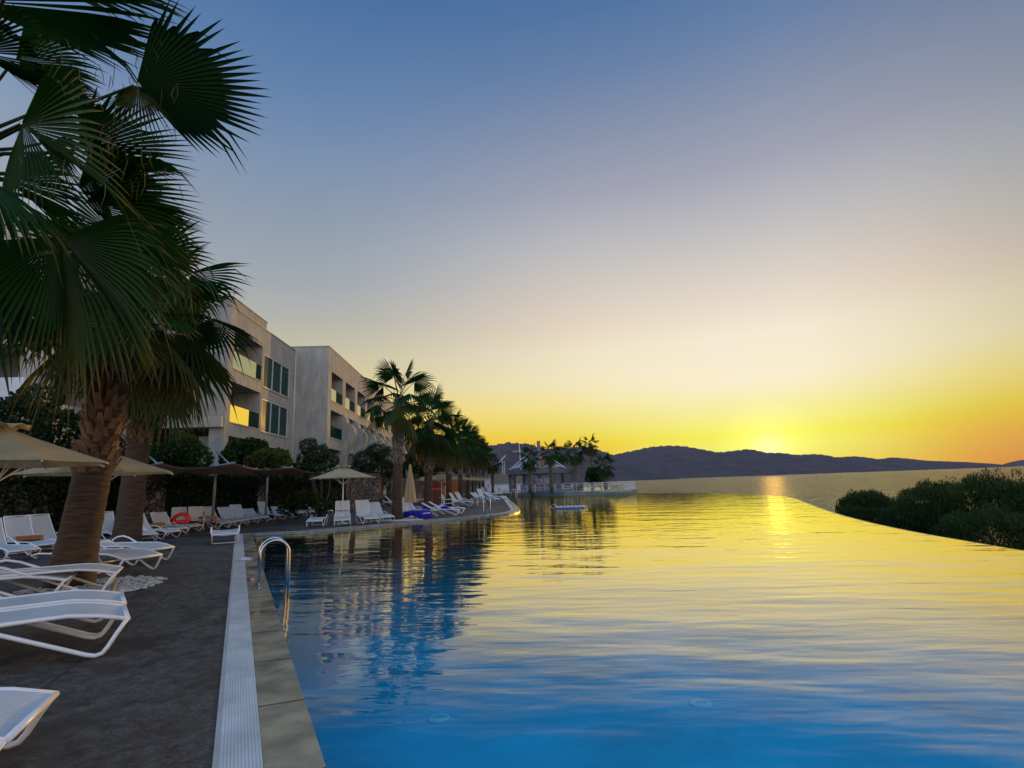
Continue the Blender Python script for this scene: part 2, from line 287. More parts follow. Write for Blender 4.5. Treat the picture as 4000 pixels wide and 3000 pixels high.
def gratemat():
    m, t, N, K = nt('white_grate'); out = N.new('ShaderNodeOutputMaterial'); b = N.new('ShaderNodeBsdfPrincipled'); b.inputs['Roughness'].default_value = .5; K.new(b.outputs[0], out.inputs[0])
    tc = N.new('ShaderNodeTexCoord'); mp = N.new('ShaderNodeMapping'); mp.inputs['Rotation'].default_value = (0, 0, math.radians(-26.9)); K.new(tc.outputs['Object'], mp.inputs[0])
    br = N.new('ShaderNodeTexBrick'); br.offset = 0; br.inputs['Scale'].default_value = 50; br.inputs['Brick Width'].default_value = 1; br.inputs['Row Height'].default_value = .7; br.inputs['Mortar Size'].default_value = .18
    br.inputs['Color1'].default_value = (.86, .89, .88, 1); br.inputs['Color2'].default_value = (.80, .83, .83, 1); br.inputs['Mortar'].default_value = (.45, .47, .47, 1); K.new(mp.outputs[0], br.inputs['Vector'])
    n = N.new('ShaderNodeTexNoise'); n.inputs['Scale'].default_value = 2.5; n.inputs['Detail'].default_value = 6; K.new(tc.outputs['Object'], n.inputs['Vector'])
    mr = N.new('ShaderNodeMapRange'); mr.inputs['From Min'].default_value = .3; mr.inputs['From Max'].default_value = .7; mr.inputs['To Min'].default_value = .72; mr.inputs['To Max'].default_value = 1.05; K.new(n.outputs['Fac'], mr.inputs['Value'])
    mu = N.new('ShaderNodeMix'); mu.data_type = 'RGBA'; mu.blend_type = 'MULTIPLY'; mu.inputs[0].default_value = 1; K.new(br.outputs['Color'], mu.inputs[6]); K.new(mr.outputs[0], mu.inputs[7]); K.new(mu.outputs[2], b.inputs['Base Color'])
    bp = N.new('ShaderNodeBump'); bp.inputs['Distance'].default_value = .006; bp.invert = True; K.new(br.outputs['Fac'], bp.inputs['Height']); K.new(bp.outputs[0], b.inputs['Normal']); return m
MT['grate'] = gratemat()
def deckmat():
    m, t, N, K = nt('deck_stone'); out = N.new('ShaderNodeOutputMaterial'); b = N.new('ShaderNodeBsdfPrincipled'); K.new(b.outputs[0], out.inputs[0]); tc = N.new('ShaderNodeTexCoord')
    def noise(sc, det, rough=.6, dist=0.0):
        n = N.new('ShaderNodeTexNoise'); n.inputs['Scale'].default_value = sc; n.inputs['Detail'].default_value = det; n.inputs['Roughness'].default_value = rough; n.inputs['Distortion'].default_value = dist; K.new(tc.outputs['Object'], n.inputs['Vector']); return n.outputs['Fac']
    def rng(src, a, c, lo, hi):
        r = N.new('ShaderNodeMapRange'); r.inputs['From Min'].default_value = a; r.inputs['From Max'].default_value = c; r.inputs['To Min'].default_value = lo; r.inputs['To Max'].default_value = hi; K.new(src, r.inputs['Value']); return r.outputs[0]
    def mul(a, c):
        x = N.new('ShaderNodeMath'); x.operation = 'MULTIPLY'; K.new(a, x.inputs[0]); K.new(c, x.inputs[1]); return x.outputs[0]
    chips = noise(7, 10, .75); grain = noise(38, 6, .7); wet = noise(.9, 6, .62, 1.2)
    v = mul(mul(rng(chips, .36, .64, .10, 1.9), rng(grain, .32, .68, .35, 1.7)), rng(wet, .40, .50, .25, 1.0))
    cc = N.new('ShaderNodeMix'); cc.data_type = 'RGBA'; cc.inputs[6].default_value = (0, 0, 0, 1); cc.inputs[7].default_value = (.050, .048, .045, 1); cc.clamp_factor = False; K.new(v, cc.inputs[0]); K.new(cc.outputs[2], b.inputs['Base Color'])
    K.new(rng(wet, .36, .50, .34, .8), b.inputs['Roughness'])
    ad = N.new('ShaderNodeMath'); ad.operation = 'ADD'; K.new(chips, ad.inputs[0]); K.new(rng(grain, 0, 1, 0, .35), ad.inputs[1])
    bp = N.new('ShaderNodeBump'); bp.inputs['Distance'].default_value = .035; K.new(ad.outputs[0], bp.inputs['Height']); K.new(bp.outputs[0], b.inputs['Normal']); return m
MT['deck'] = deckmat()
rnd = random.Random(7)
# ================================================================ SKY AND LIGHT
SUN_AZ = math.radians(25.2); SUN_EL = math.radians(3.0)
sund = Vector((math.sin(SUN_AZ)*math.cos(SUN_EL), math.cos(SUN_AZ)*math.cos(SUN_EL), math.sin(SUN_EL)))
def make_world():
    w = bpy.data.worlds.new("World"); S.world = w; w.use_nodes = True; t = w.node_tree; N = t.nodes; K = t.links; N.clear()
    out = N.new('ShaderNodeOutputWorld'); tc = N.new('ShaderNodeTexCoord')
    nz = N.new('ShaderNodeVectorMath'); nz.operation = 'NORMALIZE'; K.new(tc.outputs['Generated'], nz.inputs[0])
    sx = N.new('ShaderNodeSeparateXYZ'); K.new(nz.outputs[0], sx.inputs[0])
    def M_(op, a, b=None, c=None):
        n = N.new('ShaderNodeMath'); n.operation = op
        for i, q in enumerate((a, b, c)):
            if q is None: continue
            if isinstance(q, (int, float)): n.inputs[i].default_value = q
            else: K.new(q, n.inputs[i])
        return n.outputs[0]
    el = M_('DIVIDE', M_('ARCSINE', sx.outputs[2]), PI/2)           # 0..1 elevation
    ge = math.radians(2.4); gsun = Vector((math.sin(SUN_AZ)*math.cos(ge), math.cos(SUN_AZ)*math.cos(ge), math.sin(ge)))
    dt = N.new('ShaderNodeVectorMath'); dt.operation = 'DOT_PRODUCT'; K.new(nz.outputs[0], dt.inputs[0]); dt.inputs[1].default_value = gsun
    th = M_('DIVIDE', M_('ARCCOSINE', M_('MINIMUM', dt.outputs['Value'], 1.0)), PI/2)
    fl = N.new('ShaderNodeVectorMath'); fl.operation = 'MULTIPLY'; K.new(nz.outputs[0], fl.inputs[0]); fl.inputs[1].default_value = (1, 1, 0)
    fn = N.new('ShaderNodeVectorMath'); fn.operation = 'NORMALIZE'; K.new(fl.outputs[0], fn.inputs[0])
    d2 = N.new('ShaderNodeVectorMath'); d2.operation = 'DOT_PRODUCT'; K.new(fn.outputs[0], d2.inputs[0]); d2.inputs[1].default_value = (math.sin(SUN_AZ), math.cos(SUN_AZ), 0)
    daz = M_('DIVIDE', M_('ARCCOSINE', M_('MINIMUM', d2.outputs['Value'], 1.0)), PI)     # 0 towards the sun, 1 opposite
    def ramp(stops, fac, k=90):
        r = N.new('ShaderNodeValToRGB'); e = r.color_ramp.elements
        for i, (p, c) in enumerate(stops):
            q = e[i] if i < 2 else e.new(p/k)
            q.position = p/k; q.color = L(*c) if len(c) == 3 else c
        K.new(fac, r.inputs[0]); return r.outputs[0]
    top = [(55, (60, 98, 148)), (90, (48, 86, 138))]
    up_ = [(29.4, (162, 164, 181)), (35, (133, 146, 171)), (40, (104, 129, 167)), (45, (80, 115, 162))]
    NEAR = ramp([(0, (255, 236, 60)), (2.7, (255, 253, 110)), (3.9, (255, 250, 88)), (6.6, (253, 243, 165)), (9.1, (253, 241, 208)), (13.5, (247, 236, 212)), (17, (231, 219, 202)), (23, (197, 194, 193))]+up_+top, el)
    MID = ramp([(0, (245, 160, 0)), (3.5, (244, 200, 0)), (5.1, (240, 221, 82)), (7.8, (248, 232, 150)), (10.4, (246, 234, 192)), (13.4, (241, 229, 198)), (16, (232, 215, 192)), (18.9, (218, 206, 192)), (24.3, (190, 189, 191))]+up_+top, el)
    FAR = ramp([(0, (222, 125, 50)), (2, (246, 148, 0)), (3.4, (250, 178, 0)), (5.2, (247, 196, 50)), (7.4, (238, 207, 105)), (10.3, (219, 203, 148)), (14.3, (194, 190, 165)), (17, (177, 179, 171)), (20.6, (161, 168, 175)), (26, (143, 157, 174)), (32, (122, 145, 175)), (38, (97, 129, 171)), (45, (74, 113, 162))]+top, el)
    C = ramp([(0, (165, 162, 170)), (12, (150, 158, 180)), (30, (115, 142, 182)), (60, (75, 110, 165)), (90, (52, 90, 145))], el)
    def mixc(a, b, f, mode='MIX'):
        x = N.new('ShaderNodeMix'); x.data_type = 'RGBA'; x.blend_type = mode
        if isinstance(f, (int, float)): x.inputs[0].default_value = f
        else: K.new(f, x.inputs[0])
        K.new(a, x.inputs[6]); K.new(b, x.inputs[7]); return x.outputs[2]
    def smooth(a, b):
        m = N.new('ShaderNodeMapRange'); m.interpolation_type = 'SMOOTHSTEP'; m.inputs['From Min'].default_value = a/180; m.inputs['From Max'].default_value = b/180; K.new(daz, m.inputs['Value']); return m.outputs[0]
    rt = N.new('ShaderNodeVectorMath'); rt.operation = 'DOT_PRODUCT'; K.new(fn.outputs[0], rt.inputs[0]); rt.inputs[1].default_value = (math.cos(SUN_AZ), -math.sin(SUN_AZ), 0)
    rs = N.new('ShaderNodeMapRange'); rs.inputs['From Min'].default_value = 0; rs.inputs['From Max'].default_value = .3; rs.inputs['To Min'].default_value = 1; rs.inputs['To Max'].default_value = 1.3; K.new(rt.outputs['Value'], rs.inputs['Value'])
    daz = M_('MULTIPLY', daz, rs.outputs[0])                        # the right-hand side falls off sooner
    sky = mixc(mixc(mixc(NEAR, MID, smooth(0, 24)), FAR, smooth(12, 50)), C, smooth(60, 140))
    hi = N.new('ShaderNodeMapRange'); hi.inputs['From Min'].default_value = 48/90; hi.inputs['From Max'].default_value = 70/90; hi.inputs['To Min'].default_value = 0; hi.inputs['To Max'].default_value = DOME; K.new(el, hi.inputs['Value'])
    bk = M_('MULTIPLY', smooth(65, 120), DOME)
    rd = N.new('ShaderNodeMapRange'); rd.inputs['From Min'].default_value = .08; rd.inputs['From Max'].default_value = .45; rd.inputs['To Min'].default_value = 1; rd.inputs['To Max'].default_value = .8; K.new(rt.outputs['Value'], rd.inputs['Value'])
    ex = N.new('ShaderNodeVectorMath'); ex.operation = 'SCALE'; ex.inputs[0].default_value = (1.25, 1.0, .70); K.new(M_('MAXIMUM', hi.outputs[0], bk), ex.inputs['Scale'])  # brightness added to the unseen sky overhead and behind, to lift shadows
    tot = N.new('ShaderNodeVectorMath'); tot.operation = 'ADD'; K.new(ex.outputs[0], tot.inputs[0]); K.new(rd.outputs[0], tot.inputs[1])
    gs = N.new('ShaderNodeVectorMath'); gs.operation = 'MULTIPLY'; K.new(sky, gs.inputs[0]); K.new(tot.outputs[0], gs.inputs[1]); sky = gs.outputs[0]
    hot = ramp([(0, (1, 1, 1, 1)), (.55, (.5, .5, .5, 1)), (1.1, (.10, .10, .10, 1)), (2.2, (.025, .025, .025, 1)), (5, (0, 0, 0, 1))], th)
    hm = N.new('ShaderNodeMix'); hm.data_type = 'RGBA'; hm.blend_type = 'MULTIPLY'; hm.inputs[0].default_value = 1; K.new(hot, hm.inputs[6]); hm.inputs[7].default_value = (4.5, 4.2, 1.6, 1)
    hs = mixc(sky, hm.outputs[2], 1.0, 'ADD')
    nis = N.new('ShaderNodeTexSky'); nis.sky_type = 'NISHITA'; nis.sun_disc = False; nis.sun_elevation = SUN_EL; nis.sun_rotation = SUN_AZ
    b2 = N.new('ShaderNodeBackground'); b2.inputs[1].default_value = NISHITA; K.new(nis.outputs[0], b2.inputs[0])
    nm = N.new('ShaderNodeMix'); nm.data_type = 'RGBA'; nm.blend_type = 'MULTIPLY'; nm.inputs[0].default_value = 1; K.new(nis.outputs[0], nm.inputs[6]); nm.inputs[7].default_value = (NISHITA, NISHITA, NISHITA, 1)
    rest = N.new('ShaderNodeVectorMath'); rest.operation = 'SUBTRACT'; K.new(hs, rest.inputs[0]); K.new(nm.outputs[2], rest.inputs[1])
    pos = N.new('ShaderNodeVectorMath'); pos.operation = 'MAXIMUM'; K.new(rest.outputs[0], pos.inputs[0]); pos.inputs[1].default_value = (0, 0, 0)
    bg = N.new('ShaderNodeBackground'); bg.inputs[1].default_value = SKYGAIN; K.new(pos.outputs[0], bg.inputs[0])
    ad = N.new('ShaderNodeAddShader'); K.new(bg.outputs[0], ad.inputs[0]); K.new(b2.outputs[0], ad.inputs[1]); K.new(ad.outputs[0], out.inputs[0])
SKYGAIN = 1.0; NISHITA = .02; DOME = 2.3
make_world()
sl = bpy.data.lights.new('sun', 'SUN'); so = bpy.data.objects.new('sun', sl); COL.objects.link(so)
sl.energy = 1.7; sl.angle = math.radians(1.4); sl.color = (1, .54, .10)
so.rotation_euler = (-sund).to_track_quat('-Z', 'Y').to_euler(); so.location = (40, 80, 40)
S.view_settings.view_transform = 'Standard'; S.view_settings.look = 'None'; S.view_settings.exposure = 0; S.view_settings.gamma = 1
S.cycles.max_bounces = 8; S.cycles.transparent_max_bounces = 12; S.cycles.caustics_reflective = False; S.cycles.caustics_refractive = False
S.cycles.sample_clamp_indirect = 4; S.cycles.sample_clamp_direct = 1.0; S.cycles.use_denoising = True

# ================================================================ POOL, DECK, SEA
def V2(p): return Vector((p[0], p[1]))
near_dir = (V2(G(985, 2087))-V2(G(1275, 3000))).normalized()
pA = V2(G(1275, 3000))
left = [pA-near_dir*14, pA, V2(G(985, 2087))]
def arc(a, b, c, n=5):
    return [a*(1-t)**2+b*2*t*(1-t)+c*t*t for t in [i/n for i in range(n+1)]]
far = [V2(G(*q)) for q in ((1150, 2079.5), (1300, 2067), (1500, 2049), (1700, 2032), (1850, 2018))]
tip = arc(V2(G(1960, 2007)), V2(G(2052, 1998)), V2(G(2027, 1984)), 6)
back = [V2((-.05, 42)), V2((-.4, 50)), V2((-.95, 62)), V2((-1.35, 75))]
path = left+far+tip+back                     # pool edge along the deck
pav = [V2(G(2200, 1936, -.08)), V2(G(2440, 1928.5, -.08))]
infq = [(2520, 1927), (2600, 1925.5), (2700, 1925), (2800, 1926.5), (2900, 1929), (3000, 1933.5), (3060, 1939), (3105, 1949), (3150, 1967), (3200, 1986), (3245, 2001), (3290, 2015), (3390, 2041), (3500, 2065), (3620, 2088), (3750, 2110), (3870, 2131), (4000, 2152)]
inf = [V2(G(u, v, -.08)) for u, v in infq]
inf += [V2((9.9, 9.0)), V2((10.2, 5)), V2((11, -2)), V2((12, -9))]
pool_poly = path+pav+inf
def offset(P, d):
    R = []
    for i, p in enumerate(P):
        a = P[max(i-1, 0)]; b = P[min(i+1, len(P)-1)]
        t1 = (p-a).normalized() if i > 0 else (b-p).normalized(); t2 = (b-p).normalized() if i < len(P)-1 else t1
        n1 = Vector((-t1.y, t1.x)); n2 = Vector((-t2.y, t2.x)); m = (n1+n2).normalized(); k = 1/max(.5, m.dot(n1))
        R.append(p+m*d*k)
    return R
def V3(P, z): return [Vector((p.x, p.y, z)) for p in P]
cop = offset(path, .33); drn = offset(path, .57); rim = offset(path, .60)
b = MB(); b.strip(V3(path, 0), V3(cop, 0)); b.strip(V3(path, 0), V3(path, -.05)); b.build('pool_coping', MT['coping'], kind='structure')
b = MB(); Ltot = 0
for i in range(len(path)-3):
    a, c, a2, c2 = path[i], path[i+1], cop[i], cop[i+1]; n = max(1, int((c-a).length/1.15))
    for k in range(n):
        t = k/n; p, q = a.lerp(c, t), a2.lerp(c2, t); d = (c-a).normalized()*.006; b.add([(p.x-d.x, p.y-d.y, .004), (p.x+d.x, p.y+d.y, .004), (q.x+d.x, q.y+d.y, .004), (q.x-d.x, q.y-d.y, .004)], [(0, 1, 2, 3)])
b.build('coping_joint', MT['joint'], kind='structure')
b = MB(); b.strip(V3(cop, .004), V3(drn, .004)); o = b.build('drain_grate', MT['grate']); tag(o, 'white slotted drain grate running along the pool coping', 'drain grate')
b = MB(); b.strip(V3(drn, .002), V3(rim, .002)); b.build('deck_kerb', MT['trim'], kind='structure')
b = MB(); dp = rim+[V2((-6, 110)), V2((-70, 110)), V2((-70, -14))]; b.add(V3(dp, 0), [tuple(range(len(dp)))]); b.build('pool_deck', MT['deck'], kind='structure')
b = MB()
for (q0, q1) in (((20, 2800), (620, 2350)), ((620, 2350), (700, 2290))):
    p, q = G(*q0, z=.003), G(*q1, z=.003); n = Vector((-(q-p).y, (q-p).x, 0)).normalized()*.008
    b.add([p-n, p+n, q+n, q-n], [(0, 1, 2, 3)])
b.build('deck_joint', MT['joint'], kind='structure')
b = MB(); b.add(V3(pool_poly, -1.5), [tuple(reversed(range(len(pool_poly))))]); b.build('pool_floor', MT['pool'], kind='structure')
b = MB(); b.strip(V3(path, -.05), V3(path, -1.5)); b.build('pool_wall', MT['pooledge'], kind='structure')
b = MB(); wp = [p for p in offset(path, .02)]+pav+inf; b.add(V3(wp, -.08), [tuple(reversed(range(len(wp))))]); b.build('pool_water', MT['water'], kind='structure')
ip = [pav[-1]]+inf; io = offset(ip, .16); io2 = offset(ip, .25)
b = MB(); b.strip(V3(ip, -.09), V3(ip, -1.5)); b.build('pool_wall', MT['pooledge'], kind='structure')
b = MB(); b.strip(V3(ip, -.085), V3(io, -.10)); b.strip(V3(io, -.10), V3(io2, -3.6)); b.build('pool_rim', MT['infwall'], kind='structure')
# fittings set in the pool floor
for (u, v), lb in (((1715, 2810), 'pale round inlet cover on the pool floor, the one nearer the coping'), ((2740, 2752), 'pale round inlet cover on the pool floor, out in the open water')):
    p = G(u, v, -1.5); b = MB(); b.lathe([(.15, 0), (.15, .02), (.12, .03), (.07, .03), (.07, .022), (.001, .022)], 24)
    b.tube([(-.05, -.03, .035), (-.05, .03, .035)], .008, 6); b.tube([(0, -.03, .035), (0, .03, .035)], .008, 6); b.tube([(.05, -.03, .035), (.05, .03, .035)], .008, 6)
    o = b.build('pool_inlet', MT['fitting']); o.location = p; tag(o, lb, 'pool inlet', 'inlets in the pool floor')
# sea
b = MB()
def seaf(i, j): return (-8000+16000*i, -60+6400*j*j, -3.5)
b.grid(seaf, 20, 20); b.build('sea', MT['sea'], kind='structure')
# bank below the infinity edge
b = MB(); bi = offset(ip, .22); bo = offset(ip, 16)
def bankf(i, j):
    k = min(len(bi)-1, max(0, round(i*(len(bi)-1)))); p = bi[k].lerp(bo[k], j); return (p.x, p.y, -2.0-2.2*j+.25*math.sin(p.x*1.3+p.y*.9)*j)
b.grid(bankf, len(bi)-1, 6); b.build('shore_bank', MT['earth'], kind='structure')
# ground behind the deck wall, rising to the buildings
b = MB()
def hx0(y):
    W_ = [(-20, -33), (15, -21.3), (21.5, -19.1), (26.5, -17.7), (31, -16.8), (35.5, -15.7), (39.5, -13.2), (42.5, -12.6), (50, -12.3), (62, -10.6), (80, -10.2), (180, -30)]
    for (a, xa), (c, xc) in zip(W_, W_[1:]):
        if a <= y <= c: return xa+(xc-xa)*(y-a)/(c-a)
    return -30
def slope(i, j):
    y = -20+190*j; x0 = hx0(y)
    x = x0-110*i*i; d = x0-x
    z = 2.0+min(1.3, d*.28)+max(0, d-45)*.10
    if y > 84: z += min(4.4, (y-84)*.26)*min(1, d/10)
    return (x, y, z+.08*math.sin(x*1.1)*math.sin(y*.8))
b.grid(slope, 24, 60)
b.build('hillside', MT['grass'], kind='structure', smooth=True)
# ---------------------------------------------------------------- distant hills
def hill(name, prof, Dr, Df, seed, mat, rough=.05, back=1.5):
    R = random.Random(seed); us = [p[0] for p in prof]; nU = 220; nV = 16; b = MB(); ph = [R.uniform(0, 6) for _ in range(8)]
    def h(u):
        for (a, va), (c, vc) in zip(prof, prof[1:]):
            if a <= u <= c:
                t = (u-a)/(c-a); return va+(vc-va)*t
        return prof[-1][1]
    def fn(i, j):
        u = us[0]+(us[-1]-us[0])*i
        vv = sum(h(min(us[-1], max(us[0], u+k))) for k in (-12, -4, 4, 12))/4
        p = D(u, vv, Dr); top = max(2, p.z+3.5); az = p.x/p.y
        top *= 1+.012*math.sin(u*.19+ph[0])+.010*math.sin(u*.43+ph[1])+.006*math.sin(u*1.1+ph[6])
        if j <= .72:
            t = j/.72; Y = Df+(Dr-Df)*t; Y += 120*math.sin(u*.021+ph[2])*t*(1-t)*2
            k = t**.8; k += rough*math.sin(u*.05+5*t+ph[3])*math.sin(9*t+u*.03+ph[4])*(1-t)*t*4
            return (az*Y, Y, -3.9+top*max(0, k))
        t = (j-.72)/.28; Y = Dr*(1+.25*t); return (az*Y, Y, -3.9+top*(1-t*.9))
    b.grid(fn, nU, nV); return b.build(name, mat, kind='structure', smooth=True)
hill('hills', [(2250, 1800), (2330, 1790), (2400, 1773), (2472, 1758), (2510, 1749), (2559, 1740), (2610, 1737), (2660, 1738), (2725, 1749), (2798, 1764), (2830, 1763), (2863, 1758), (2921, 1751), (2964, 1757), (2993, 1767), (3051, 1766), (3109, 1775), (3188, 1771), (3230, 1776), (3268, 1785), (3340, 1780), (3390, 1786), (3434, 1793), (3485, 1784), (3557, 1791), (3630, 1799), (3700, 1801), (3774, 1804), (3883, 1811), (3960, 1819)], 4200, 3100, 3, MT['hill'], .03)
hill('hills', [(1200, 1760), (1500, 1735), (1700, 1745), (1850, 1742), (1930, 1734), (1990, 1723), (2030, 1728), (2063, 1728), (2106, 1743), (2160, 1752), (2230, 1760), (2280, 1766), (2334, 1774), (2375, 1782), (2415, 1802), (2460, 1822), (2500, 1836), (2560, 1850), (2610, 1860), (2650, 1870)], 2500, 1900, 4, MT['hill'], .04)
hill('hills', [(2060, 1760), (2140, 1747), (2220, 1742), (2290, 1739), (2347, 1757), (2400, 1775), (2450, 1795)], 4300, 3800, 5, MT['hill'])
hill('hills', [(3905, 1818), (3940, 1806), (3980, 1797), (4040, 1790), (4150, 1786), (4300, 1800)], 4900, 4500, 6, MT['hill'])
# ---------------------------------------------------------------- air
def haze(dens, col, g):
    b = MB(); b.box((0, 3200, 145), (17000, 6700, 302)); m, t, N, K = nt('haze'); out = N.new('ShaderNodeOutputMaterial'); v = N.new('ShaderNodeVolumePrincipled'); v.inputs['Color'].default_value = col; v.inputs['Density'].default_value = dens; v.inputs['Anisotropy'].default_value = g; K.new(v.outputs[0], out.inputs['Volume'])
    o = b.build('haze', m, kind='stuff'); return o
haze(2.0e-5, (.56, .62, 1.0, 1), .1)
# ================================================================ PALMS
UP = Vector((0, 0, 1))
def fan(b, hub, axis, normal, R, R_, nseg=36, spread=135, fold=.28, droop=.35, dead=0.0, st=(.04, .30, .56, .74, .90, 1.0), gap=.02, fz=.56):
    """one fan blade: pleated segments joined to a little past half, then free and tapering"""
    axis = axis.normalized(); normal = (normal-axis*normal.dot(axis)).normalized(); side = axis.cross(normal)
    dth = math.radians(2*spread)/nseg; g = R_.random()
    for k in range(nseg):
        th = -math.radians(spread)+dth*(k+.5); a = abs(th)/math.radians(spread)
        d = axis*math.cos(th)+side*math.sin(th)-normal*fold*(abs(math.sin(th))**1.3)-normal*.12
        d.normalize(); Ln = R*(1-.30*a*a)*R_.uniform(.94, 1.04)
        tan = (-axis*math.sin(th)+side*math.cos(th)); nn = d.cross(tan).normalized()
        if R_.random() < gap: continue
        dr = droop*R_.uniform(.6, 1.5); kink = R_.random() < .11; vs = []; cols = []
        for s in st:
            p = hub+d*(Ln*s); q = max(0, s-.5)
            p = p-UP*(dr*Ln*q*q*1.9+(Ln*max(0, s-.74)*1.1 if kink else 0))
            w = Ln*s*math.tan(dth/2)*1.03
            if s > fz: w = Ln*fz*math.tan(dth/2)*1.03*max(0, (1.0-s)/(1-fz))**.85
            vs += [p-tan*w, p+nn*w*.55, p+tan*w]; cols += [(s, g, dead, 1)]*3
        n = len(b.v); b.v.extend([tuple(v) for v in vs]); b.c.extend(cols); m = len(st)
        for i in range(m-1):
            o = n+3*i; b.f.append((o, o+1, o+4, o+3)); b.f.append((o+1, o+2, o+5, o+4)); b.m.extend((0, 0))
def frond(b, base, az, el, pet, R, R_, nseg, droop=.35, dead=0.0, sag=.5, prad=.022, roll=0.0, fold=.28, st=(.04, .30, .56, .74, .90, 1.0)):
    d = Vector((math.cos(az)*math.cos(el), math.sin(az)*math.cos(el), math.sin(el))); p = Vector(base); pts = [p.copy()]
    for i in range(5):
        p = p+d*(pet/5); d = (d-UP*sag*.13).normalized(); pts.append(p.copy())
    g = R_.random()
    b.tube(pts, [prad*1.5, prad*1.1, prad, prad*.8, prad*.7, prad*.55], 5, col=(.2, g, dead, 1))
    side = d.cross(UP)
    side = side.normalized() if side.length > .05 else Vector((math.sin(az), -math.cos(az), 0))
    nrm = side.cross(d); nrm = nrm*math.cos(roll)+side*math.sin(roll)
    fan(b, p, (d-UP*sag*.25).normalized(), nrm, R, R_, nseg, spread=R_.uniform(118, 140), fold=fold*R_.uniform(.7, 1.5), droop=droop, dead=dead, st=st)
def crown(b, c, R_, n=34, pet=1.15, R=1.25, nseg=30, low=-70, high=80, skirt=10, dr=.5, st=(.04, .30, .56, .74, .90, 1.0)):
    ga = 2.39996
    for i in range(n):
        t = (i+.5)/n; el = math.radians(high+(low-high)*t**.85+R_.uniform(-7, 7)); az = i*ga+R_.uniform(-.25, .25)
        base = Vector(c)+Vector((math.cos(az)*.10, math.sin(az)*.10, .25-.75*t))
        old = max(0, t-.62)
        frond(b, base, az, el, pet*R_.uniform(.85, 1.12), R*R_.uniform(.85, 1.08), R_, nseg, droop=.12+dr*t, sag=.3+.5*t, roll=R_.uniform(-.5, .5), fold=.22+.3*t, dead=min(.4, old*R_.uniform(.1, .8)), st=st)
    for i in range(skirt):
        az = i*ga*1.7+R_.uniform(-.3, .3)
        frond(b, Vector(c)+Vector((math.cos(az)*.14, math.sin(az)*.14, -.55-.3*R_.random())), az, math.radians(R_.uniform(-72, -45)), pet*.7, R*.8, R_, max(12, nseg//2), droop=.9, sag=.6, dead=R_.uniform(.45, 1), fold=.5, st=st)
def trunk_parts(root, top, r0, r1, zsplit, R_, bootmat, near=True):
    """lower shaft scarred with rings, upper part clad in cut leaf bases"""
    top = Vector(top); n = 40 if near else 22; b = MB(); pts = []; rs = []
    for i in range(n+1):
        t = i/n; p = top*t+Vector((0, 0, 0)); p.x -= top.x*.25*t*(1-t)
        pts.append(p); rr = r0+(r1-r0)*t+(.05*(1-t*6) if t < 1/6 else 0); rs.append(rr*(1+.025*(i % 2)+R_.uniform(-.012, .012)))
    b.tube(pts, rs, 20 if near else 12); b.build('trunk', MT['trunk'], root, smooth=True)
    b = MB(); z = zsplit; row = 0; H = top.z; per = 9 if near else 8; step = .125 if near else .15
    while z < H-.1:
        t = z/H; c = Vector((top.x*t-top.x*.25*t*(1-t), top.y*t, z)); r = (r0+(r1-r0)*t)
        for k in range(per):
            if R_.random() < .16: continue
            a = 2*PI*(k+.5*(row % 2))/per+R_.uniform(-.16, .16); o = Vector((math.cos(a), math.sin(a), 0)); tg = Vector((-o.y, o.x, 0)); w = 2*PI*r/per*.40
            hh = step*R_.uniform(1.2, 2.6); out = R_.uniform(.03, .16); p = c+o*(r-.015); q = c+o*(r+out)+UP*hh; tw = tg*w; tw2 = tg*w*R_.uniform(.35, .6); th = o*.035
            b.add([p-tw, p+tw, p+tw-o*.05, p-tw-o*.05, q-tw2+th*.4, q+tw2+th*.4, q+tw2-th, q-tw2-th], [(0, 1, 5, 4), (1, 2, 6, 5), (2, 3, 7, 6), (3, 0, 4, 7), (4, 5, 6, 7)])
        z += step*R_.uniform(.85, 1.15); row += 1
    b.build('leaf_base', bootmat, root)['kind'] = 'stuff'
def palm(loc, top, r0, r1, zsplit, label, seed, n=34, pet=1.15, R=1.25, nseg=30, group=None, boot='boot', near=True, skirt=10, st=(.04, .30, .56, .74, .90, 1.0), low=-70, rz=0.0, extra=None, dr=.5):
    R_ = random.Random(seed); root = E('palm_tree', loc, rz, label, 'palm tree', group)
    trunk_parts(root, top, r0, r1, zsplit, R_, MT[boot], near)
    b = MB(); crown(b, top, R_, n, pet, R, nseg, low=low, skirt=skirt, st=st, dr=dr)
    if extra: extra(b, R_)
    b.build('crown', MT['frond'], root, colors=True); return root
ROW = 'palms in a row along the pool deck'
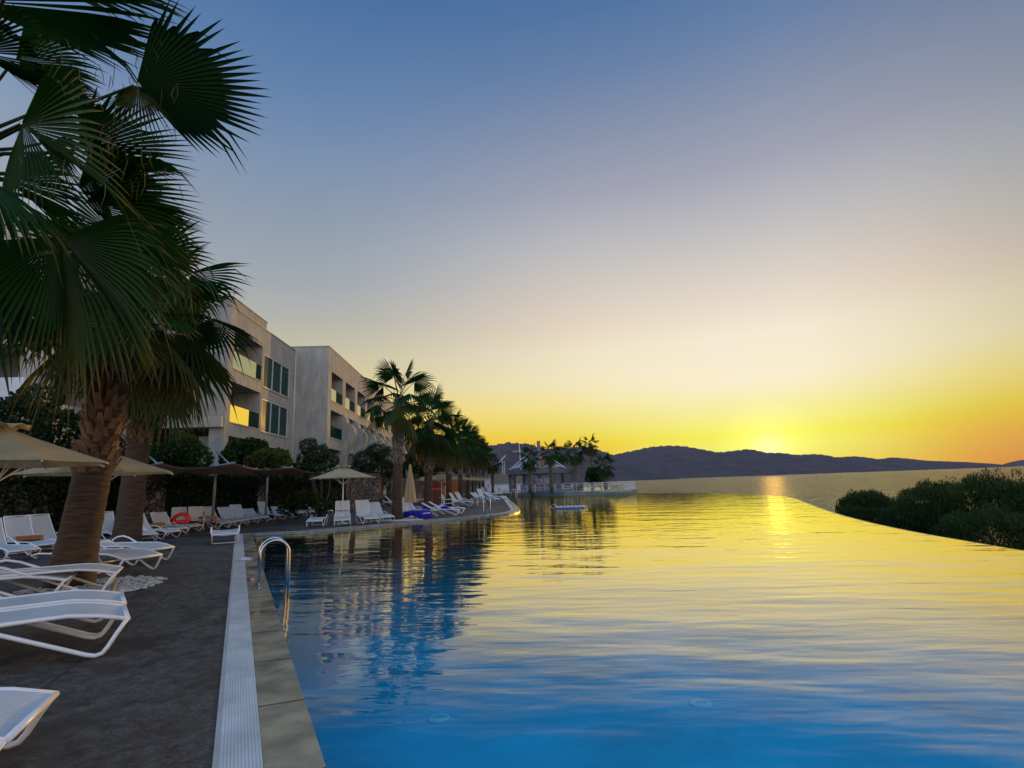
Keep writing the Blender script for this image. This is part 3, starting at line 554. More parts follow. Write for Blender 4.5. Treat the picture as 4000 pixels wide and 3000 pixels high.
# palm whose trunk stands just outside the frame: its blades hang across the top left
def near_palm():
    base = Vector((-8.1, 6.0, 0)); top = Vector((.75, .2, 5.6)); root = E('palm_tree', base, 0, 'tall near palm reaching in at top left, its trunk out of frame', 'palm tree')
    R_ = random.Random(5); trunk_parts(root, top, .30, .26, 2.6, R_, MT['boot'])
    b = MB(); C = base+top
    def leaf(hu, hv, tu, tv, Y, Y2, roll, R=None, nseg=44, fold=.2, droop=.3, spread=130, dead=0, pc=True, fz=.66):
        h = D(hu, hv, Y); t = D(tu, tv, Y2); ax = t-h; R = R or ax.length; ax.normalize()
        view = (Vector((0, 0, EYE))-h).normalized(); n = (view-ax*view.dot(ax)).normalized(); s = ax.cross(n); n = n*math.cos(roll)+s*math.sin(roll)
        if pc:
            m = (C+h)/2+Vector((0, 0, .18)); pts = [C, (C+m)/2+Vector((0, 0, .06)), m, (m+h)/2+Vector((0, 0, -.02)), h-ax*.02]; b.tube([p-base for p in pts], [.035, .03, .025, .02, .015], 6, col=(.2, .9, .1, 1))
        fan(b, h-base, ax, n, R, R_, nseg, spread=spread, fold=fold, droop=droop, dead=dead, st=(.04, .2, .38, .54, fz, .8, .9, 1.0), gap=.015, fz=fz)
    leaf(530, 335, 1050, 378, 5.6, 6.0, .35, nseg=34, fold=.14, droop=.03, spread=64)
    leaf(540, 330, 470, 540, 5.65, 5.6, .5, nseg=22, fold=.3, droop=.3, spread=62, dead=.10, pc=False, fz=.35)
    leaf(310, 585, 785, 655, 6.0, 6.4, 1.0, nseg=36, fold=.22, droop=.06, spread=72)
    leaf(80, 490, 450, 800, 5.6, 5.4, 1.2, nseg=34, fold=.45, droop=.15, spread=60)
    leaf(90, 480, 40, 760, 5.6, 5.5, .9, nseg=26, fold=.45, droop=.4, spread=55, pc=False)
    leaf(-150, 0, 700, 60, 4.9, 5.1, .8, nseg=46, fold=.25, droop=.12, spread=70)
    leaf(60, -90, 770, 0, 4.8, 5.2, 1.0, nseg=40, fold=.3, droop=.25, spread=72)
    leaf(-100, 200, 380, 400, 5.0, 5.4, .9, nseg=34, fold=.4, droop=.45, spread=66, fz=.45)
    leaf(300, 740, 800, 875, 6.4, 6.8, .95, nseg=40, fold=.3, droop=.08, spread=66)
    leaf(330, 790, 730, 1110, 6.6, 6.7, 1.05, nseg=38, fold=.4, droop=.22, spread=62)
    leaf(240, 930, 560, 1330, 6.2, 6.1, 1.0, nseg=40, fold=.5, droop=.4, spread=64)
    leaf(240, 925, 330, 1420, 6.3, 6.2, .8, nseg=34, fold=.6, droop=.5, spread=55, dead=.06)
    leaf(235, 925, 130, 1330, 6.3, 6.1, -.5, nseg=34, fold=.5, droop=.5, spread=60)
    leaf(-60, 880, 40, 1290, 6.0, 5.8, -.5, nseg=36, fold=.4, droop=.5, spread=72)
    leaf(-140, 640, 130, 830, 5.2, 5.0, -1.0, nseg=36, fold=.4, droop=.4, spread=66)
    leaf(60, 240, 430, 310, 5.9, 6.3, .7, nseg=32, fold=.35, droop=.25, spread=66)
    leaf(20, 700, 360, 860, 6.2, 6.5, .8, nseg=32, fold=.4, droop=.3, spread=66)
    leaf(430, 900, 790, 1010, 7.2, 7.6, .9, nseg=34, fold=.35, droop=.15, spread=62)
    leaf(230, 390, 480, 540, 6.3, 6.6, 1.0, nseg=30, fold=.35, droop=.6, spread=80, fz=.42)
    leaf(190, 560, 330, 700, 6.4, 6.6, .6, nseg=26, fold=.35, droop=.6, spread=80, fz=.42)
    leaf(-200, 1150, 140, 1300, 6.2, 6.0, -.9, nseg=36, fold=.35, droop=.3, spread=80)
    for i in range(7):
        az = i*2.4+1.7; el = math.radians(R_.uniform(-50, 70))
        if -1.2 < math.atan2(math.sin(az), math.cos(az)) < 1.3: continue
        frond(b, top, az, el, 1.1, 1.25, R_, 32, droop=.4, sag=.5)
    for i in range(150):                                  # loose fibres hanging from the blades
        p = D(R_.uniform(60, 700), R_.uniform(100, 720), R_.uniform(5.2, 6.4))-base; q = p+Vector((R_.uniform(-.06, .10), R_.uniform(-.05, .05), -R_.uniform(.12, .34))); w = Vector((.0035, 0, 0)); m = (p+q)/2+Vector((R_.uniform(-.04, .04), 0, 0))
        b.add([p-w, p+w, m+w*1.4, m-w*1.4, q], [(0, 1, 2, 3), (3, 2, 4)], (.9, R_.random(), .15, 1))
    b.build('crown', MT['frond'], root, colors=True)
near_palm()
def flowers(b, R_):                                      # dry flower stalks arching out of the crown
    for i in range(7):
        az = R_.uniform(-.6, .9); c = Vector((.25, .1, 6.3)); p = c.copy(); d = Vector((math.cos(az), math.sin(az)*.5, .5)); pts = [p.copy()]
        for k in range(7): p = p+d*.30; d = (d-UP*.28).normalized(); pts.append(p.copy())
        b.tube(pts, .012, 4, col=(.5, .5, .9, 1))
        for k in range(26):
            q = pts[-1-R_.randrange(3)]+Vector((R_.uniform(-.15, .15), R_.uniform(-.15, .15), R_.uniform(-.35, .1))); w = Vector((.012, 0, .0)); b.add([q-w, q+w, q+Vector((0, 0, -.10))], [(0, 1, 2)], (.5, .5, 1, 1))
FULL = (.04, .22, .42, .56, .70, .84, 1.0)
P1 = palm(G(270, 2290), (.55, .15, 5.45), .34, .24, 2.05, 'thick-trunked palm in white pebbles, foremost trunk on the left', 11, n=30, pet=1.2, R=1.3, nseg=36, st=FULL, skirt=0, low=-24, dr=.3)
P2 = palm(G(490, 2140), (.2, .1, 6.6), .38, .28, 3.3, 'stout palm with dry flower stalks in front of the nearest grey building corner', 12, n=28, pet=1.4, R=1.5, nseg=34, st=FULL, skirt=2, low=-42, dr=.4, extra=flowers)
MID = (.04, .34, .58, .80, 1.0)
PA = palm(G(1551, 2031), (.05, 0, 6.15), .25, .19, 2.75, 'tallest palm of the deck row, standing in pebbles right of the open umbrella', 21, n=20, pet=1.25, R=1.22, nseg=34, group=ROW, boot='boot_pale', st=MID, skirt=0, low=-36, dr=.35)
specs = [((1672, 1990), 33.0, 5.5, .26, 'palm behind the folded blue towels, second of the deck row', 22, 32, .30), ((1754, 1966), 43, 5.6, .24, 'palm behind the side-on white armchair, third of the deck row', 23, 30, .2),
         ((1799, 1952), 54, 5.9, .22, 'palm right of the second open umbrella pole, fourth of the deck row', 24, 30, .2), ((1829, 1944), 63, 6.2, .24, 'palm at the third umbrella pole, fifth of the deck row', 25, 26, .2),
         ((1848, 1939), 71, 6.3, .21, 'slim palm trunk in the tight cluster at the row\'s end, sixth of the deck row', 26, 26, .2), ((1861, 1936), 74, 6.0, .18, 'slim palm with a lighter trunk edge, seventh of the deck row', 27, 24, .2),
         ((1874, 1931), 83, 6.4, .22, 'palm next to last of the deck row, its foot hidden by loungers', 28, 24, .2), ((1889, 1928), 90, 6.3, .20, 'farthest palm of the deck row, in front of the white hut', 29, 24, .2)]
for (u, v), Y, h, r, lb, sd, ns, rr in specs:
    g = D(u, v, Y); palm((g.x, Y, 0), (R2 := (rr*.3), 0, h), r, r*.8, h*.44, lb, sd, n=24, pet=1.2, R=1.25, nseg=ns, group=ROW, boot='boot_pale', near=False, st=MID, skirt=2, low=-45, dr=.4)
TER = 'palms on the bar terrace'
ts = [((1925, 1921), 86, .0, 4.9, .17, 'lone palm with an orange dry frond left of the pavilion', 31, 1.0), ((2072, 1925), 66, .33, 4.35, .17, 'palm in front of the left half of the pavilion', 32, .95), ((2155, 1922), 68, .33, 5.0, .17, 'palm in front of the right half of the pavilion', 33, .95),
      ((2200, 1915), 84, .33, 5.6, .16, 'palm behind the pavilion roof, between two taller crowns', 34, 1.0), ((2255, 1919), 70, .33, 5.1, .22, 'broad palm with a shaggy trunk at the pavilion\'s right end', 35, 1.05), ((2315, 1917), 76, .33, 6.3, .18, 'tallest thin palm right of the pavilion, rising over the dark bush', 36, .9),
      ((2367, 1912), 70, .33, 3.15, .20, 'low palm at the right end of the railing, crown below the ridge line', 37, 1.0)]
for (u, v), Y, z0, h, r, lb, sd, k in ts:
    p = D(u, v, Y); palm((p.x, Y, z0), (.05, 0, h), r*1.1, r*.85, h*.12, lb, sd, n=18, pet=.85*k, R=.95*k, nseg=20, group=TER, boot='boot_pale', near=False, st=(.04, .4, .62, 1.0), skirt=2, low=-45, dr=.35)
# ================================================================ BUSHES, HEDGES, TREES
def cloud(b, blobs, n, size, R_, el=1.6, dead=.0, up=.35, shell=.55):
    tot = sum(q[3]*q[4]*q[5] for q in blobs)
    for (x, y, z, rx, ry, rz) in blobs:
        g0 = R_.random()
        for _ in range(int(n*rx*ry*rz/tot)+1):
            while True:
                p = Vector((R_.gauss(0, 1), R_.gauss(0, 1), R_.gauss(0, 1)))
                if p.length > .01: break
            p.normalize(); rr = R_.uniform(shell, 1.0)**.6*(1+.16*math.sin(p.x*5+g0*9)*math.sin(p.y*4.3+g0*5)*math.sin(p.z*6+g0*3))
            c = Vector((x+p.x*rx*rr, y+p.y*ry*rr, z+p.z*rz*rr)); s = size*R_.uniform(.6, 1.4)
            t = Vector((R_.uniform(-1, 1), R_.uniform(-1, 1), R_.uniform(-1, 1)+up))+p*.6; t.normalize(); a = t.cross(Vector((R_.uniform(-1, 1), R_.uniform(-1, 1), R_.uniform(-1, 1)))).normalized()
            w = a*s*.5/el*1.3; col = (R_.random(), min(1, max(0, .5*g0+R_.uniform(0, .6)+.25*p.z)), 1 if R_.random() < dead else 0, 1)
            b.add([c-t*s*.5, c+w, c+t*s*.5, c-w], [(0, 1, 2, 3)], col)
def stems(b, root, blobs, R_, r=.03):
    for (x, y, z, rx, ry, rz) in sorted(blobs, key=lambda q: -q[3])[:9]:
        a = Vector((root[0]+R_.uniform(-.1, .1), root[1]+R_.uniform(-.1, .1), root[2])); e = Vector((x, y, z+rz*.3)); m = a.lerp(e, .5)+Vector((R_.uniform(-.15, .15), R_.uniform(-.15, .15), 0)); b.tube([a, m, e], [r, r*.7, r*.3], 6)
def bush(label, blobs, n, size, mat, seed, root, el=1.6, dead=0.0, kind='bush', group=None, stem=.03, up=.35, parts=('foliage', 'stem')):
    R_ = random.Random(seed); o = E(kind if kind != 'tree' else 'olive_tree', root, 0, label, kind, group); r = Vector(root)
    bl = [(x-r.x, y-r.y, z-r.z, a, b_, c) for (x, y, z, a, b_, c) in blobs]
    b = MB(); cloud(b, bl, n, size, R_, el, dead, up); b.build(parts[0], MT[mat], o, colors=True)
    b = MB(); stems(b, (0, 0, 0), bl, R_, stem); b.build(parts[1], MT['bark'], o, smooth=True); return o
def bl(u, v, Y, ru, rv, ry=None):            # blob from its outline in the photo at a given distance
    p = D(u, v, Y); k = Y/F; return (p.x, p.y, p.z, ru*k, ry or ru*k*.8, rv*k)
UB = 'shrubs on the terrace above the stone wall'
bush('dark broad shrub with a few red flowers under the nearest building corner', [bl(640, 1790, 26, 90, 60), bl(720, 1760, 26, 70, 60), bl(690, 1720, 26.5, 45, 40), bl(780, 1790, 26, 50, 45), bl(560, 1800, 25, 60, 40)], 5200, .16, 'bush', 41, (-16.8, 26, 2.2), dead=.012, group=UB)
bush('dark rounded shrub left of the yellow-green one, against the ground floor', [bl(925, 1770, 30, 50, 55), bl(985, 1755, 30, 60, 45), bl(1010, 1740, 30, 38, 25), bl(890, 1790, 29, 35, 35)], 4200, .15, 'bush', 42, (-15.0, 30, 2.3), dead=.006, group=UB)
bush('yellow-green airy shrub with magenta flowers above the awning', [bl(1040, 1790, 28, 60, 40), bl(1090, 1785, 28, 45, 35), bl(1000, 1800, 28, 45, 25), bl(1120, 1805, 28, 25, 22)], 3600, .13, 'lime', 43, (-12.9, 28, 2.2), dead=.02, group=UB)
bush('low dark shrubs filling the bed far left behind the near palm', [bl(60, 1660, 22, 130, 110), bl(260, 1700, 22, 130, 100), bl(400, 1760, 23, 90, 70), bl(150, 1560, 23, 90, 60)], 6500, .17, 'ivy', 44, (-19.5, 22, 2.2), group=UB)
bush('low green edging shrub right of the yellow-green one', [bl(1165, 1825, 30, 50, 18), bl(1240, 1830, 31, 40, 14)], 1200, .12, 'bush', 45, (-11.6, 30.5, 2.4), group=UB)
bush('small olive tree with an open dark crown in front of the second building', [bl(1205, 1745, 33, 36, 35), bl(1240, 1775, 33, 50, 40), bl(1290, 1800, 33, 35, 30), bl(1185, 1790, 33, 28, 25), bl(1225, 1800, 33, 40, 25)], 3400, .13, 'olive', 46, (-11.7, 33, 0), kind='tree', stem=.09, parts=('crown', 'trunk'))
bush('wide grey-green olive tree between the open umbrella and the tallest palm', [bl(1430, 1800, 46, 55, 45), bl(1475, 1765, 46, 45, 35), bl(1515, 1790, 46, 45, 45), bl(1400, 1825, 46, 30, 25), bl(1490, 1830, 46, 60, 35), bl(1450, 1760, 47, 25, 22)], 6000, .15, 'olive', 47, (-11.4, 46, 0), kind='tree', stem=.10, parts=('crown', 'trunk'))
bush('dark low shrub at the foot of the stone wall behind the head-on loungers', [bl(1180, 1955, 31, 60, 35), bl(1260, 1975, 31, 45, 25), bl(1120, 1990, 31, 40, 20)], 2600, .11, 'bush', 48, (-12.4, 31, 0))
# creeper covering the wall behind the loungers
def ivy(label, pts, z0, z1, n, seed, size=.12):
    R_ = random.Random(seed); b = MB(); o = E('climbing_plant', (pts[0][0], pts[0][1], 0), 0, label, 'climbing plant', 'creepers on the stone wall'); base = Vector((pts[0][0], pts[0][1], 0))
    for _ in range(n):
        t = R_.random()*(len(pts)-1); i = int(t); f = t-i; p = Vector(pts[i]).lerp(Vector(pts[i+1]), f); z = z0+(z1-z0)*R_.random()**.9; bul = .12+.28*(.5+.5*math.sin(t*9+z*2.1))*(.5+.5*math.sin(t*3.3+z*5)); dn = (Vector(pts[i+1])-Vector(pts[i])).normalized(); nrm = Vector((dn.y, -dn.x))
        c = Vector((p.x+nrm.x*R_.uniform(.02, bul), p.y+nrm.y*R_.uniform(.02, bul), z))-base; s = size*R_.uniform(.6, 1.4); tt = Vector((R_.uniform(-1, 1), R_.uniform(-1, 1), R_.uniform(-1.4, .4))).normalized(); a = tt.cross(Vector((R_.uniform(-1, 1), R_.uniform(-1, 1), R_.uniform(-1, 1)))).normalized()*s*.36
        b.add([c-tt*s*.5, c+a, c+tt*s*.5, c-a], [(0, 1, 2, 3)], (R_.random(), R_.random(), 1 if R_.random() < .03 else 0, 1))
    b.build('foliage', MT['ivy'], o, colors=True)
# right-hand tamarisks below the infinity edge
TM = 'feathery shrubs below the infinity edge'
def tufts(base, n, seed, dz=30):               # narrow upright plumes along the top of a shrub
    R_ = random.Random(seed); out = []
    for (u, v, Y, ru, rv) in base:
        out.append(bl(u, v, Y, ru, rv))
        for k in range(n):
            du = R_.uniform(-.9, .9); out.append(bl(u+du*ru, v-rv*math.sqrt(1-du*du)*R_.uniform(.6, 1.0)-R_.uniform(0, dz*.4), Y+R_.uniform(-.8, .8), ru*R_.uniform(.12, .22), rv*R_.uniform(.3, .55)))
    return out
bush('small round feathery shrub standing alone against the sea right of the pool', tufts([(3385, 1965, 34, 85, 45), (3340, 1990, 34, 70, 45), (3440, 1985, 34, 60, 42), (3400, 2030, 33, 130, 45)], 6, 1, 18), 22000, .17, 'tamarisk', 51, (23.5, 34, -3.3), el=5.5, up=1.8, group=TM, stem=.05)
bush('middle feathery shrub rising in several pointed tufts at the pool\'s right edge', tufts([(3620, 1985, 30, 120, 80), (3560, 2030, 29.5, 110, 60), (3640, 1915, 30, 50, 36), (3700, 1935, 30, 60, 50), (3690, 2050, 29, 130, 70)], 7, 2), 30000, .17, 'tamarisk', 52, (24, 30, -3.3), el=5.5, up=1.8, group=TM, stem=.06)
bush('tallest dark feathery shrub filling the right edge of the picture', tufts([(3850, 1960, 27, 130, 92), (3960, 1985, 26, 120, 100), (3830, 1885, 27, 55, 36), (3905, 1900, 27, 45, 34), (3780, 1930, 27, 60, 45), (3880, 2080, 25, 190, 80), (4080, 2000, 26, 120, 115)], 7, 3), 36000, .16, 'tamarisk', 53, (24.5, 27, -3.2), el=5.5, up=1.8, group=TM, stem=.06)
bush('dense dark round bush at the railing beside the low terrace palm', [bl(2318, 1850, 72, 30, 26), bl(2335, 1865, 72, 26, 22), bl(2305, 1868, 72, 20, 18)], 2200, .22, 'bush', 54, (11.4, 72, .33))

bush('long dark hedge along the top of the creeper-covered wall, behind the shade sails', [(-22.5+t*.9, 14.5+t*1.55+.5, 2.55+.18*math.sin(t*2.1), 1.2, .9, .55) for t in range(0, 4)]+[(-18.9+t*.55, 21+t*1.55, 2.5+.2*math.sin(t*1.7), .9, 1.0, .5) for t in range(13)], 11000, .13, 'ivy', 49, (-19.5, 22, 2.0), kind='hedge')
# ================================================================ LOUNGERS
def seatz(x): return .345 if x < .75 else .345-.085*((x-.75)/.42)**1.6
def make_lounger(tilt, detail=True, towel=False):
    root = E('sun_lounger'); T = math.radians(tilt); hx = -.18; W = .32
    def sec(path, w=W-.025, th=.012, sag=.02):
        b = MB(); n = len(path)
        for dz in (0,):
            vs = []
            for p in path:
                for k in range(7):
                    y = -w+2*w*k/6; vs.append((p[0], y, p[1]-sag*(1-(y/w)**2)))
            fs = [(i*7+k, i*7+k+1, (i+1)*7+k+1, (i+1)*7+k) for i in range(n-1) for k in range(6)]
            b.add(vs, fs); vs2 = [(x, y, z-th) for x, y, z in vs]; b.add(vs2, [tuple(reversed(f)) for f in fs])
        return b
    sp = [(hx+(1.17-hx)*i/14, seatz(hx+(1.17-hx)*i/14)) for i in range(15)]
    sec(sp).build('seat', MT['sling'], root, smooth=True)
    bp = []; x, z, a = hx, .345, T
    for i in range(11):
        bp.append((x, z)); a2 = T+math.radians(10)*(i/10-.45) if tilt > 8 else T-.25*(i > 7); x -= .078*math.cos(a2); z += .078*math.sin(a2)
    sec(bp, sag=.03).build('backrest', MT['sling'], root, smooth=True)
    nn = 8 if detail else 5
    b = MB()
    for s in (-1, 1):
        b.tube([(p[0], s*W, p[1]) for p in [(-.42, .318)]+[(q[0], q[1]-.005) for q in sp[::2]]], .017, nn)
        b.tube([(p[0], s*(W-.012), p[1]-.004) for p in bp], .015, nn)
    b.tube([(1.17, -W, seatz(1.17)-.004), (1.17, W, seatz(1.17)-.004)], .018, nn); b.tube([(bp[-1][0], -W+.012, bp[-1][1]), (bp[-1][0], W-.012, bp[-1][1])], .015, nn)
    b.tube([(.35, -W, .30), (.35, W, .30)], .013, nn); b.tube([(-.42, -W, .318), (-.42, W, .318)], .015, nn)
    if tilt > 12:
        m = bp[6]; b.tube([(m[0], -.2, m[1]-.01), (-.40, -.2, .31)], .008, 5); b.tube([(m[0], .2, m[1]-.01), (-.40, .2, .31)], .008, 5)
    b.build('frame', MT['frame'], root, smooth=True)
    for s in (-1, 1):
        y = s*(W+.028); b = MB()
        b.tube([(-.40, y, .315), (-.33, y, .40), (-.22, y, .455), (-.08, y, .47), (.06, y, .435), (.20, y, .37), (.45, y, .255), (.72, y, .13), (.92, y, .037), (.975, y, .02), (1.02, y, .03), (1.05, y, .07), (1.10, y, .16), (1.165, y-s*.02, .262)], .0165, nn)
        b.build('armrest', MT['frame'], root, smooth=True)
        b = MB(); b.tube([(-.40, s*W, .31), (-.25, s*W, .17), (-.10, s*W, .035), (-.06, s*W, .018), (-.02, s*W, .022)], .0155, nn); b.build('leg', MT['frame'], root, smooth=True)
    b = MB(); b.tube([(-.06, -W, .018), (-.06, W, .018)], .0145, nn); b.build('foot_bar', MT['frame'], root, smooth=True)
    return root
proto = {}
LG = 'white sun loungers around the pool'
loungers = {}
def place(name, label, uF, vF, tilt, uH=None, head=None, sc=1.0, side=0.0, z=0.0):
    """(uF, vF): ground between the two front bends; uH: where the hinge shows, which fixes the heading"""
    p = G(uF, vF, z); best = head
    if head is None:
        best = 0; e0 = 1e9
        for k in range(-95, 96):
            a = math.radians(k-15); q = p-Vector((math.cos(a), math.sin(a), 0))*1.15*sc; q.z = .35*sc
            if q.y < 1: continue
            e = abs(proj(q)[0]-uH)+.15*abs(k)
            if e < e0: e0, best = e, k-15
    a = math.radians(best); o = p-Vector((math.cos(a), math.sin(a), 0))*.975*sc
    if tilt not in proto:
        r = make_lounger(tilt); proto[tilt] = r; r.location = o; r.rotation_euler = (0, 0, a); r.scale = (sc,)*3; tag(r, label, 'sun lounger', LG)
    else: r = dup(proto[tilt], o, a, label, sc)
    loungers[name] = (r, o, a, sc); return r
LS = [
 ('L1', 'foremost lounger at the bottom left corner, only its foot end in view', -95, 3050, 0, None, 24, 1.2),
 ('L2', 'front lounger of the near touching pair, its whole foot bend in view', 368, 2535, 0, None, 38, 1.3),
 ('L3', 'lounger lying just behind the front one of the near pair, half covered by it', 372, 2462, 0, None, 38, 1.3),
 ('L4', 'lounger over the white pebbles right in front of the thick palm foot', 388, 2312, 0, None, 30, 1.3),
 ('L5', 'lounger cut by the left edge, left of the one over the pebbles', 190, 2345, 0, None, 30, 1.3),
 ('L6', 'farther of two flat loungers crossing behind the thick palm trunk', 585, 2200, 0, 400, None, 1.3),
 ('L7', 'nearer of two flat loungers crossing behind the thick palm trunk', 520, 2240, 0, 330, None, 1.3),
 ('G0', 'lounger whose foot end pokes in at the left edge below the two raised cream backs', 74, 2192, 60, -30, None, 1.1),
 ('G1', 'lounger with raised cream back, leftmost of the row below the stone wall', 172, 2164, 60, 84, None, 1.1),
 ('G2', 'lounger with raised cream back just left of the thick palm trunk', 292, 2146, 60, 178, None, 1.1),
 ('G3', 'lounger with raised back between the umbrella pole and the stout palm', 470, 2118, 60, 415, None, 1.05),
 ('B1', 'lounger partly hidden by the stout palm, nearest right of its trunk', 565, 2116, 35, 515, None, 1.0),
 ('B2', 'lounger with raised back right beside the stout palm trunk', 661, 2104, 55, 565, None, 1.0),
 ('B3', 'lounger with reclined back just left of the red swim ring', 690, 2090, 45, 640, None, 1.0),
 ('B4', 'lounger carrying the red swim ring', 753, 2078, 35, 668, None, 1.0),
 ('B5', 'low reclined lounger behind the second armchair and the teak table', 872, 2064, 35, 795, None, .95),
 ('C0', 'upright-backed lounger right of the large teak table', 910, 2059, 55, 836, None, 1.0),
 ('C1', 'reclined lounger with a teak tray table on its right, before bare stone and ivy', 940, 2053, 45, 892, None, 1.0),
 ('D2', 'upright-backed lounger in the middle of the long row under the awning', 983, 2046, 55, 935, None, 1.0),
 ('D3', 'lounger beside the table with two bottles', 1020, 2041, 28, 985, None, 1.0),
 ('E4', 'steepest-backed lounger of the long row', 1089, 2032, 65, 1036, None, 1.0),
 ('E5', 'low reclined lounger right of the steepest-backed one', 1118, 2028, 28, 1092, None, 1.0),
 ('F6', 'flat lounger near the end of the long row, a towel heap on its head end', 1176, 2020, 0, 1128, None, 1.0),
 ('F7', 'flat lounger at the far end of the long row', 1222, 2015, 0, 1180, None, 1.0),
 ('K1', 'flat lounger facing the pool head-on, left of the umbrella pole', 1230, 2058, 0, None, -80, 1.0),
 ('K2', 'upright lounger facing the pool under the open umbrella, a small bottle on its seat', 1337, 2054, 65, None, -72, 1.0),
 ('K3', 'upright lounger facing the pool right of the umbrella pole', 1449, 2047, 65, None, -58, 1.0),
 ('K4', 'reclined lounger by the pebble bed of the tallest palm', 1508, 2041, 45, None, -55, 1.0),
 ('K5', 'reclined lounger side-on behind the head-on ones', 1275, 2013, 28, 1232, None, 1.05),
 ('M1', 'solitary lounger standing at the pool corner over the drain', 880, 2112, 0, None, 117, 1.15),
 ('N1', 'upright lounger with a long blue towel hanging off it, next to the tallest palm', 1655, 2025, 65, 1585, None, 1.0),
 ('N2', 'reclined side-on lounger nearest the water behind the double ladder', 1782, 2012, 28, 1695, None, 1.0),
 ('N3', 'reclined side-on lounger just behind the one nearest the double ladder', 1803, 2005, 28, 1716, None, 1.0),
 ('N4', 'upright lounger with a small blue towel behind the long towel', 1684, 2013, 55, 1614, None, 1.0),
 ('P1', 'upright lounger behind the armchair, right of the third palm', 1842, 1977, 55, 1782, None, 1.05),
 ('P2', 'upright lounger right of the fourth palm', 1852, 1969, 55, 1803, None, 1.05),
 ('P3', 'lounger with a thin steep back seen edge-on near the far deck corner', 1936, 1962, 65, 1886, None, 1.15),
 ('P4', 'low reclined lounger closest to the far deck corner', 1963, 1955, 28, 1922, None, 1.15),
 ('P5', 'reclined lounger with a curved back right of the fifth palm', 1905, 1962, 35, 1868, None, 1.1),
 ('P6', 'farthest lounger, its thin back against the pale wooden board', 1927, 1938, 65, 1894, None, 1.15),
 ('Q1', 'upright lounger left of the closed umbrella, first of the far wall row', 1618, 1968, 55, 1578, None, 1.0),
 ('Q2', 'upright lounger directly behind the closed umbrella', 1634, 1963, 55, 1598, None, 1.0),
 ('Q3', 'upright lounger under the hem of the closed umbrella', 1648, 1960, 65, 1617, None, 1.0),
 ('Q4', 'steep lounger just right of the closed umbrella', 1655, 1957, 65, 1630, None, 1.0),
 ('Q5', 'lounger at the far end of the wall row, right of the closed umbrella', 1664, 1954, 55, 1640, None, 1.0),
 ('Q0', 'lounger between the stone pillar and the tallest palm', 1560, 1978, 45, 1505, None, 1.0),
 ('Q6', 'lounger behind the one beside the tallest palm, partly covered by its trunk', 1580, 1974, 45, 1528, None, 1.0),
]
for nm, lb, u, v, t, uh, hd, sc in LS: place(nm, lb, u, v, t, uh, hd, sc)
def on(name, x, y, z):                       # a point in a lounger's own frame
    r, o, a, s = loungers[name]; return Vector((o.x+(x*math.cos(a)-y*math.sin(a))*s, o.y+(x*math.sin(a)+y*math.cos(a))*s, z*s))
# ---------------------------------------------------------------- armchairs
def make_chair():
    root = E('armchair'); b = MB()
    b.grid(lambda i, j: (-.24+.48*i, -.23+.46*j, .41-.02*math.sin(PI*j)-.03*(1-i)), 6, 6); b.grid(lambda i, j: (-.24+.48*i, -.23+.46*(1-j), .395-.02*math.sin(PI*j)-.03*(1-i)), 6, 6); b.build('seat', MT['sling'], root, smooth=True)
    b = MB(); b.grid(lambda i, j: (-.24-.14*i*i, -.23+.46*j, .40+.52*i), 6, 6); b.grid(lambda i, j: (-.255-.14*i*i, -.23+.46*(1-j), .40+.52*i), 6, 6); b.build('backrest', MT['sling'], root, smooth=True)
    for s in (-1, 1):
        y = s*.27; b = MB(); b.tube([(.27, y, 0), (.26, y, .5), (.24, y, .60), (.17, y, .635), (-.12, y, .63), (-.32, y, .62)], .015, 8); b.build('armrest', MT['frame'], root, smooth=True)
        b = MB(); b.tube([(-.34, y, 0), (-.26, y, .40), (-.39, y*.93, .93)], .015, 8); b.build('leg', MT['frame'], root, smooth=True)
    b = MB(); b.tube([(.25, -.27, .41), (.25, .27, .41)], .014, 8); b.tube([(-.26, -.27, .38), (-.26, .27, .38)], .014, 8); b.tube([(.25, -.235, .41), (-.26, -.235, .38), (-.385, -.235, .925)], .012, 8); b.tube([(.25, .235, .41), (-.26, .235, .38), (-.385, .235, .925)], .012, 8); b.tube([(-.385, -.25, .925), (-.385, .25, .925)], .015, 8)
    b.build('frame', MT['frame'], root, smooth=True); return root
CH = 'white garden armchairs'
cproto = make_chair(); first = [True]
def chair(label, p, rz, sc=1.0, group=CH):
    if first[0]:
        first[0] = False; r = cproto; r.location = p; r.rotation_euler = (0, 0, rz); r.scale = (sc,)*3; tag(r, label, 'armchair', group); return r
    r = dup(cproto, p, rz, label, sc); r['group'] = group; return r
chair('white armchair directly behind the red swim ring', G(700, 2075), math.radians(-50), 1.12)
chair('white armchair left of the large teak table', G(762, 2072), math.radians(-55), 1.12)
chair('white armchair seen side-on among the loungers behind the double ladder', G(1752, 1992), math.radians(0), 1.1)
chair('white armchair with its back to the pavilion at the far deck corner', G(1949, 1944), math.radians(100), 1.25)
TC = 'white chairs on the bar terrace'
for i, (u, Y, rz, lb) in enumerate([(2050, 70, 10, 'leftmost'), (2066, 70.5, 170, 'second from the left'), (2082, 69.5, 20, 'third from the left'), (2102, 70, 190, 'fourth from the left'), (2121, 69, 15, 'fifth from the left'), (2140, 69.5, 175, 'sixth from the left'), (2188, 69, 30, 'seventh from the left'), (2206, 69.5, 200, 'eighth from the left'), (2285, 69.5, 10, 'ninth from the left'), (2300, 70.5, 180, 'tenth from the left'), (2392, 69, 40, 'second from the right'), (2422, 69, 170, 'rightmost')]):
    x = (u-2000)/F*Y; chair('white chair behind the terrace railing, %s of the twelve' % lb, Vector((x, Y, .34)), math.radians(rz), 1.0, TC)
